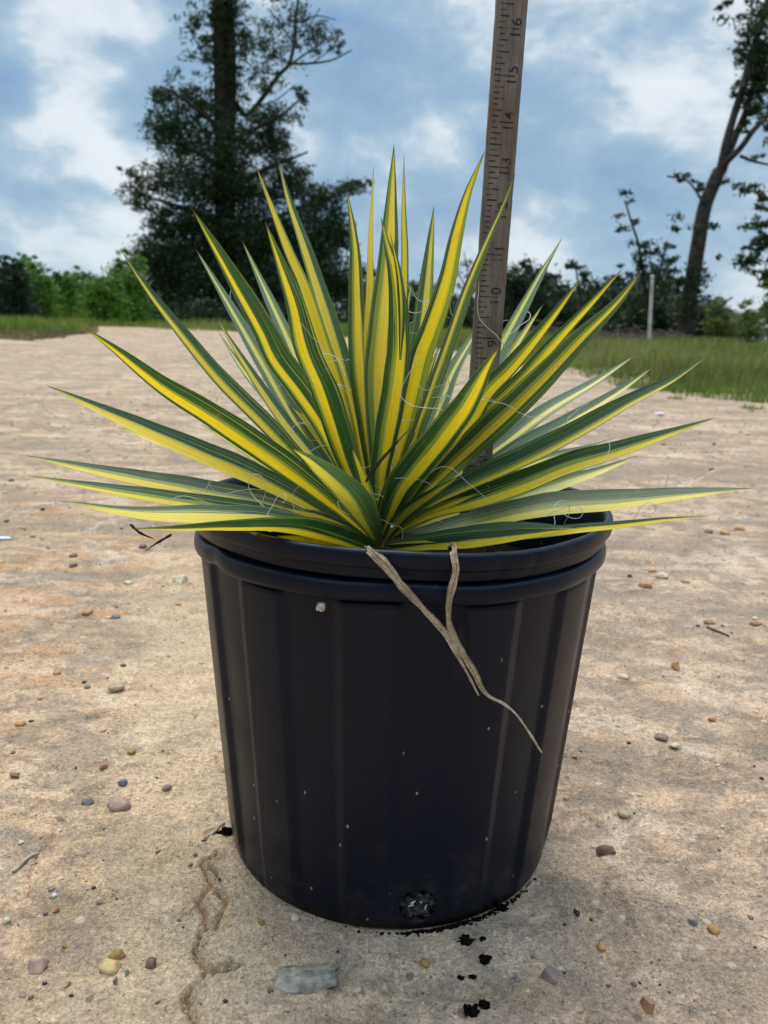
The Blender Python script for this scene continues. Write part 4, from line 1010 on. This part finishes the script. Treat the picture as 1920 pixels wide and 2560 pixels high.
crown = [(560, 20, 34, 60, 900), (535, 100, 26, 60, 380), (600, 90, 26, 70, 420), (548, 180, 30, 60, 520), (590, 200, 22, 50, 300), (500, 60, 30, 50, 130), (505, 140, 22, 30, 60),
         (450, 280, 62, 55, 900), (400, 230, 38, 26, 190), (480, 240, 34, 30, 250), (530, 290, 60, 50, 1000), (390, 320, 44, 36, 420), (460, 360, 70, 50, 1300), (560, 380, 80, 60, 2000), (640, 330, 50, 50, 900), (700, 290, 50, 24, 420), (750, 250, 22, 40, 130), (690, 370, 44, 50, 900),
         (400, 440, 50, 36, 520), (350, 490, 48, 34, 520), (480, 460, 80, 50, 1500), (600, 470, 90, 60, 2200), (720, 460, 60, 50, 1300), (800, 500, 50, 44, 900), (870, 470, 46, 14, 260), (900, 460, 30, 10, 90), (330, 430, 30, 24, 120),
         (420, 560, 56, 40, 700), (520, 580, 80, 60, 2000), (640, 600, 100, 70, 3200), (760, 600, 80, 70, 2300), (840, 580, 40, 50, 700), (420, 640, 80, 50, 1900), (520, 700, 120, 70, 3600), (660, 720, 120, 70, 3600), (800, 700, 80, 70, 2200), (400, 740, 90, 50, 1900), (880, 720, 60, 60, 900),
         (690, 70, 60, 50, 160), (740, 30, 60, 30, 150), (800, 70, 44, 24, 120), (840, 95, 30, 20, 50), (650, 130, 44, 40, 130), (690, 120, 40, 30, 100), (770, 100, 40, 26, 90), (680, 200, 40, 26, 60), (640, 220, 30, 40, 70), (560, -60, 60, 60, 500), (720, -30, 70, 40, 200), (780, 130, 30, 16, 30)]
crown += [(620, 140, 50, 60, 130), (650, 60, 60, 60, 110), (700, 110, 70, 50, 130), (760, 60, 60, 50, 100), (800, 110, 50, 30, 60), (480, 100, 34, 70, 90), (470, 30, 40, 40, 40), (850, 110, 30, 18, 60), (700, 200, 50, 30, 60), (600, 220, 40, 60, 160), (480, 200, 50, 40, 70)]
limbs += [([(722, 160), (690, 130), (640, 110)], 2, 1, [2, 2, 2]), ([(738, 60), (790, 40), (840, 50)], 2, 1, [2, 2, 2]), ([(700, 185), (650, 180), (610, 150)], 2, 1, [2, 2, 1]), ([(552, 180), (500, 120), (470, 60)], 3, 1, [0, 0, 0]), ([(780, 158), (820, 130), (860, 100)], 1.6, .8, [2, 2, 2]), ([(640, 265), (690, 250), (740, 210)], 2, 1, [1, 1, 1]), ([(735, 110), (770, 70), (800, 20)], 2, 1, [2, 2, 2])]
crown = [(x, y, rx*1.06, ry*1.06, int(n_*(2.9 if y > 540 else 2.0 if y > 400 else 1.6))) for x, y, rx, ry, n_ in crown]
tree('ivy_clad_tree', DT, (566, 838), 'tall dark twin stemmed tree clad in ivy behind the yucca at left', limbs, crown, .088, M_treeleaf, M_bark, 1)
# leaning tree at right
DR = 30
limbs = [([(1712, 845), (1722, 760), (1735, 680), (1748, 600), (1762, 520), (1785, 460), (1800, 425)], 21, 16), ([(1800, 430), (1815, 360), (1835, 290), (1860, 210), (1888, 110), (1912, 30), (1935, -60)], 10, 7),
         ([(1806, 430), (1835, 350), (1865, 280), (1885, 215), (1915, 140), (1945, 60)], 10, 6, [0, .2, .4, .5, .6, .8]), ([(1800, 420), (1850, 372), (1885, 325), (1935, 275), (1990, 230)], 8, 5, [0, -.5, -.8, -1, -1.2]),
         ([(1850, 390), (1890, 405), (1940, 415)], 4, 2, [0, -.3, -.5]), ([(1765, 520), (1735, 470), (1705, 440)], 4, 1.5, [0, .2, .3])]
crown = [(1720, 445, 34, 18, 120), (1750, 470, 20, 26, 60), (1720, 560, 40, 26, 90), (1775, 570, 26, 26, 60), (1690, 575, 16, 16, 20), (1870, 475, 40, 30, 160), (1905, 500, 26, 20, 130), (1820, 460, 26, 20, 60), (1860, 310, 24, 30, 120),
         (1905, 180, 44, 70, 1700), (1890, 120, 40, 60, 500), (1860, 240, 30, 40, 240), (1890, 280, 34, 30, 260), (1900, 60, 50, 60, 600), (1840, 60, 44, 50, 190), (1850, 130, 28, 30, 120), (1800, 20, 30, 26, 80), (1910, 330, 30, 30, 130), (1720, 760, 26, 80, 700), (1745, 690, 26, 50, 300), (1700, 700, 26, 40, 250), (1800, 640, 12, 20, 20), (1890, 390, 30, 14, 60)]
tree('leaning_tree', DR, (1712, 842), 'tall forked tree leaning right at the right side of the photo', limbs, crown, .085, M_treeleaf, M_bark2, 2)
tree('edge_tree', 26, (2010, 850), 'leafy tree cut off by the right edge of the photo', [([(2010, 860), (2000, 600), (1985, 300), (2000, 0)], 20, 8)],
     [(1890, 560, 34, 20, 220), (1880, 650, 36, 34, 420), (1915, 700, 30, 30, 300), (1930, 600, 34, 40, 420), (1910, 620, 30, 20, 120), (1960, 500, 50, 60, 600), (1980, 250, 60, 90, 900), (1900, 790, 26, 30, 200), (1960, 700, 60, 60, 600)], .075, M_treeleaf, M_bark2, 3)
# saplings and bushes right of centre
tree('sapling', 34, (1640, 835), 'slim sapling with wispy top left of the pale post', [([(1625, 850), (1615, 740), (1598, 620), (1580, 560), (1562, 500)], 6, 2), ([(1620, 760), (1650, 680), (1662, 625)], 4, 2)],
     [(1562, 505, 30, 34, 110), (1575, 555, 26, 26, 90), (1545, 575, 22, 16, 40), (1602, 625, 36, 40, 420), (1662, 630, 30, 32, 260), (1625, 690, 56, 34, 560), (1575, 665, 30, 20, 130)], .085, M_bushleaf, M_bark, 4)
tree('sapling', 34, (1450, 835), 'small dark sapling with flat top in the right treeline', [([(1455, 845), (1452, 760), (1440, 670)], 5, 2)],
     [(1440, 665, 34, 14, 160), (1465, 690, 24, 22, 140), (1470, 730, 46, 30, 420), (1420, 668, 14, 10, 30)], .085, M_bushleaf, M_bark, 5)
tree('sapling', 42, (1180, 830), 'bare pinkish twiggy sapling seen left of the measuring stick', [([(1185, 840), (1180, 760), (1170, 680), (1160, 630)], 3, 1), ([(1180, 740), (1150, 690), (1140, 650)], 2, 1), ([(1180, 740), (1200, 690), (1215, 650)], 2, 1)],
     [(1165, 670, 30, 30, 150), (1180, 720, 40, 40, 220)], .09, make_foliage('pink_twigs', (.12, .08, .08), (.24, .17, .17)), M_bark, 6)
bushes = [(1300, 700, 60, 46, 900, 'rounded dark bush just right of the measuring stick'), (1390, 770, 80, 50, 1500, 'broad dark bush behind the upper right leaf tips'), (1520, 775, 80, 55, 1700, 'dark bush left of the pale post'),
          (1620, 780, 60, 50, 1100, 'dark bush directly behind the pale post'), (1030, 750, 70, 46, 1000, 'dark low bush behind the upright centre leaves'), (1160, 790, 70, 40, 900, 'low dark bush behind the lower part of the measuring stick'), (930, 775, 60, 36, 700, 'low dark bush right of the ivy clad tree'),
          (1240, 790, 60, 44, 1000, 'low dark bush under the leaf tips just right of the measuring stick'), (1690, 790, 60, 44, 1300, 'dark bush at the foot of the leaning tree'), (1770, 800, 50, 34, 900, 'low dark bush right of the leaning trunk')]
for i, (x, y, rx, ry, n_, lab) in enumerate(bushes):
    L = [(x, y, rx*1.1, ry, int(n_*1.6)), (x-rx*.5, y+ry*.8, rx, ry*.9, n_), (x+rx*.5, y+ry*.8, rx, ry*.9, n_), (x+rx*.2, y-ry*.8, rx*.4, ry*.5, n_//6)]
    tree('bush', 36+(i % 3)*2, (x, 838), lab, [([(x, 842), (x+4, y)], 6, 2), ([(x, 842), (x-rx*.4, y)], 4, 2), ([(x, 842), (x+rx*.4, y)], 4, 2)], L, .095, M_bushleaf, M_bark, 20+i, 'bush', 'dark bushes of the right treeline')
for i, (x, y, rx, ry, n_, lab) in enumerate([(1120, 775, 70, 44, 1500, 'further dark bush left of the measuring stick'), (1280, 770, 70, 56, 1900, 'further dark bush right of the measuring stick'), (1350, 740, 60, 60, 1800, 'taller further bush with domed top'),
        (1450, 775, 80, 56, 2000, 'further dark bush between the domed bush and the sapling'), (1560, 755, 70, 66, 2200, 'taller further bush left of the pale post'), (1660, 750, 60, 70, 2200, 'taller further bush between the pale post and the leaning tree'), (1760, 790, 50, 44, 1300, 'further low bush right of the leaning trunk')]):
    tree('bush', 44, (x, 838), lab, [([(x, 842), (x+4, y)], 5, 2)], [(x, y, rx, ry, n_), (x, y+ry*.5, rx*1.1, ry*.7, n_)], .15, M_bushleaf, M_bark, 120+i, 'bush', 'bushes in the rear row of the right treeline')
brights = [(1800, 790, 40, 46, 600, 'yellowish green bush right of the leaning tree'), (1870, 800, 46, 50, 800, 'bright green bush second from the right edge'), (1935, 780, 50, 70, 800, 'tall bright green bush on the right edge')]
for i, (x, y, rx, ry, n_, lab) in enumerate(brights):
    tree('bush', 20+i*1.5, (x, 872), lab, [([(x, 872), (x+4, y)], 3, 1), ([(x, 872), (x-rx*.5, y-ry*.4)], 3, 1), ([(x, 872), (x+rx*.5, y-ry*.3)], 3, 1)], [(x, y+14, rx, ry*.8, n_), (x-10, y-ry*.5, rx*.6, ry*.6, n_//3), (x+12, y+ry*.6, rx, ry*.5, n_//2)], .045, M_brightleaf, M_bark2, 40+i, 'bush', 'bright bushes at the right edge')
# tall weeds / shrub row at left
shr = [(20, 725, 46, 60, 1300, 'dark green shrub at the left edge of the photo', 0), (92, 740, 40, 66, 1000, 'feathery green shrub second from the left edge', 1), (150, 745, 36, 56, 900, 'feathery light green shrub third from the left edge', 1), (205, 742, 34, 56, 850, 'narrow peaked green shrub in the middle of the left row', 1),
       (262, 752, 40, 52, 900, 'light green shrub at the right of the left row', 1), (318, 730, 44, 74, 1200, 'tall green shrub beside the dark tree', 1), (60, 700, 30, 50, 600, 'taller shrub behind the two leftmost shrubs', 1), (-50, 720, 50, 70, 900, 'shrub cut by the left edge', 0)]
for i, (x, y, rx, ry, n_, lab, br) in enumerate(shr):
    L = [(x, y, rx*1.15, ry*1.05, int(n_*3.0)), (x, y+ry*.75, rx*1.5, ry*.6, int(n_*1.9)), (x+rx*.7, y-ry*.5, rx*.3, ry*.7, n_//3), (x-rx*.8, y-ry*.4, rx*.3, ry*.7, n_//3), (x-rx*.4, y-ry*.95, rx*.2, ry*.5, n_//6), (x+rx*.3, y-ry*.85, rx*.22, ry*.6, n_//6), (x, y-ry*1.05, rx*.16, ry*.5, n_//9)]
    tree('shrub', 28+(i % 4)*2, (x, 812), lab, [([(x, 816), (x, y-ry)], 3, 1), ([(x-6, 816), (x-rx*.4, y-ry*.5)], 2, 1), ([(x+6, 816), (x+rx*.4, y-ry*.5)], 2, 1)], L, .065, M_shrubleaf if br else M_bushleaf, M_bark, 60+i, 'shrub', 'row of shrubs left of the dark tree')
for i, (x, y, rx, ry, n_, lab) in enumerate([(360, 770, 60, 36, 1200, 'low dark bush left under the ivy clad tree'), (480, 785, 80, 36, 1700, 'low dark bush in front of the ivy clad trunk'), (620, 785, 90, 40, 1900, 'broad low dark bush right of the ivy clad trunk'), (770, 785, 80, 40, 1500, 'low dark bush behind the front left upright leaves')]):
    tree('bush', 34, (x, 826), lab, [([(x, 830), (x, y)], 5, 2)], [(x, y, rx, ry, n_), (x-rx*.4, y+ry*.4, rx, ry*.6, n_//2)], .09, M_bushleaf, M_bark, 80+i, 'bush', 'dark bushes under the tall tree')
# distant wood closing the horizon
V = []; L = []
r_ = np.random.default_rng(9); cl = []
for k in range(150):
    a_ = -.75+1.5*k/149; d = 85+r_.uniform(-6, 6); h = r_.uniform(.8, 1.9)
    cl.append(((CX+d*math.sin(a_), CY+d*math.cos(a_), .2+h), (2.6, 2.2, h), 130))
o = cloud_obj('distant_wood', cl, .28, M_bushleaf, None, 99); tag(o, 'far off line of low woods along the horizon', 'woods', kind='stuff')

# pale post
a_ = B(1622, 868, 22); b_ = B(1631, 692, 22); a_[2] = rise(a_[0], a_[1])-.05
post = tag(empty('survey_post', tuple(a_)), 'thin pale post standing in the grass before the right treeline', 'post')
mb = MB(); mb.tube(np.linspace(a_, b_, 12), np.linspace(.050, .042, 12), 10); mb.build('pole', M_post, post)
mb = MB(); mb.tube([b_-np.array([0, 0, .02]), b_+np.array([0, 0, .03]), b_+np.array([0, 0, .05])], [.052, .052, .012], 10); mb.build('cap', M_post, post)
# brush pile
root = None
mb = MB(); r_ = random.Random(4)
for k in range(420):
    px = r_.uniform(1330, 1700); D = r_.uniform(24, 26); q = B(px, 860, D); q[2] = .12+abs(r_.gauss(0, .16)); d = np.array([r_.gauss(0, 1), r_.gauss(0, .6), r_.gauss(0, .35)]); d = unit(d)*r_.uniform(.15, .5)
    mb.tube([q-d, q+d*.1+np.array([0, 0, .04]), q+d], [.012, .014, .006], 4)
tag(mb.build('brush_pile', M_twig), 'long heap of dead brown brush before the right treeline', 'brush pile')

# grass
def grass(name, n_, azr, dfn, hfn, mat_, label, seed, wk=1.0, tall=0):
    r = np.random.default_rng(seed); az_ = r.uniform(*azr, n_); e0 = edge_dist(az_); lo, hi = dfn(e0); u = r.random(n_); d = np.exp(np.log(lo)+u*(np.log(hi)-np.log(lo)))
    keep = (vnoise(d*np.sin(az_)*1.2+7, d*np.cos(az_)*1.2)+r.uniform(-.35, .35, n_) > -.22) | (d > lo*1.25); az_ = az_[keep]; d = d[keep]; n_ = len(d); lo = lo[keep] if hasattr(lo, '__len__') else lo
    x = CX+d*np.sin(az_); y = CY+d*np.cos(az_); g = ground_h(x, y); h = hfn(d, lo, r, n_)*(1+.8*vnoise(x*.9, y*.9)); w_ = (.0016+.00042*d)*wk*r.uniform(.7, 1.3, n_)
    th = r.uniform(0, 6.28, n_); dx, dy_ = np.cos(th)*w_, np.sin(th)*w_; lx, ly = r.normal(0, .28, n_)*h, r.normal(0, .28, n_)*h
    V = np.stack([np.stack([x-dx, y-dy_, g-.01], -1), np.stack([x+dx, y+dy_, g-.01], -1), np.stack([x+lx*.4+dx*.7, y+ly*.4+dy_*.7, g+h*.6], -1), np.stack([x+lx*.4-dx*.7, y+ly*.4-dy_*.7, g+h*.6], -1), np.stack([x+lx, y+ly, g+h], -1)], 1).reshape(-1, 3)
    b0 = np.arange(n_)*5; Fc = np.vstack([np.stack([b0, b0+1, b0+2], -1), np.stack([b0, b0+2, b0+3], -1), np.stack([b0+3, b0+2, b0+4], -1)])
    me_ = fast_mesh(name, V, Fc); at = me_.attributes.new('tone', 'FLOAT', 'POINT'); tn = np.clip(vnoise(x*.8+3, y*.8)*1.2+.35+r.normal(0, .28, n_), 0, 1)
    at.data.foreach_set('value', np.repeat(tn, 5).astype(np.float32)); tag(link(name, me_, mat_), label, 'grass', kind='stuff')
grass('meadow_grass', 46000, (.02, .60), lambda e: (e*1.0, np.maximum(e*1.2, 34)), lambda d, lo, r, n_: (.035+.15*np.clip((d/lo-1)/.45, 0, 1))*r.uniform(.4, 1.5, n_), M_grass, 'tall green grass covering the field at right', 1)
grass('meadow_seedheads', 9000, (.05, .60), lambda e: (e*1.1, np.maximum(e*1.3, 30)), lambda d, lo, r, n_: .24*r.uniform(.5, 1.3, n_), M_dry, 'dry straw coloured stems mixed in the field at right', 2, .8)
grass('verge_grass', 26000, (-.6, .05), lambda e: (np.maximum(e*1.0, 19), np.maximum(e*1.1, 44)), lambda d, lo, r, n_: .26*r.uniform(.4, 1.3, n_), M_grass, 'strip of green grass before the left shrubs', 3)
grass('dry_grass_patch', 9000, (-.6, -.335), lambda e: (e*1.0, e*0+20), lambda d, lo, r, n_: .07*r.uniform(.4, 1.3, n_), M_dry, 'short yellowish grass patch at the left edge', 4)
for (px, py, D, rx, ry, n_, lab) in [(1790, 868, 13, 22, 26, 420, 'pale green weed clump standing tall in the right meadow'), (1560, 900, 11, 26, 16, 380, 'low weed clump in the meadow under the leaf tips'), (1880, 905, 9, 34, 22, 520, 'wide bright weed clump near the right edge of the meadow'), (1700, 930, 8.5, 22, 16, 360, 'small weed clump in the middle of the right meadow'), (1470, 880, 14, 20, 14, 260, 'small far weed clump left of the pale post')]:
    p = on_ground(px, py+ry); b_ = B(px, py, p[1]); root = tag(empty('weed_clump', tuple(p)), lab, 'weed')
    mb = MB(); r_ = random.Random(px)
    for k in range(7):
        e_ = b_+np.array([r_.gauss(0, rx*pxs(p[1])*.5), r_.gauss(0, rx*pxs(p[1])*.5), r_.uniform(0, ry*pxs(p[1]))]); mb.tube([p+(e_-p)*np.array([.2, .2, 0]), (p+e_)/2, e_], [.004, .003, .002], 4)
    mb.build('stems', M_bark2, root); cloud_obj('foliage', [(b_, (rx*pxs(p[1]), rx*pxs(p[1]), ry*pxs(p[1])), n_)], .022, M_grass, root, int(px))
# two small tufts on bare dirt
for (px, py, s_, lab) in [(1690, 999, .05, 'low green weed tuft alone on dirt before the right grass'), (1885, 1023, .05, 'tiny green sprig on dirt near the right edge')]:
    p = on_ground(px, py); V = []; Fc = []
    for k in range(46):
        a_ = random.uniform(0, 6.28); q = p+np.array([random.gauss(0, s_*.7), random.gauss(0, s_*.5), 0]); t_ = q+np.array([math.cos(a_)*s_*.5, math.sin(a_)*s_*.5, s_*random.uniform(.2, .7)]); n0 = len(V)
        wv = np.array([-math.sin(a_), math.cos(a_), 0])*.004; V += [q-wv, q+wv, t_]; Fc.append((n0, n0+1, n0+2))
    me_ = mesh('weed_tuft', V, Fc, False); at = me_.attributes.new('tone', 'FLOAT', 'POINT'); at.data.foreach_set('value', [.3]*len(V)); tag(link('weed_tuft', me_, M_grass), lab, 'weed')
print('LEAVES', len(LEAVES))
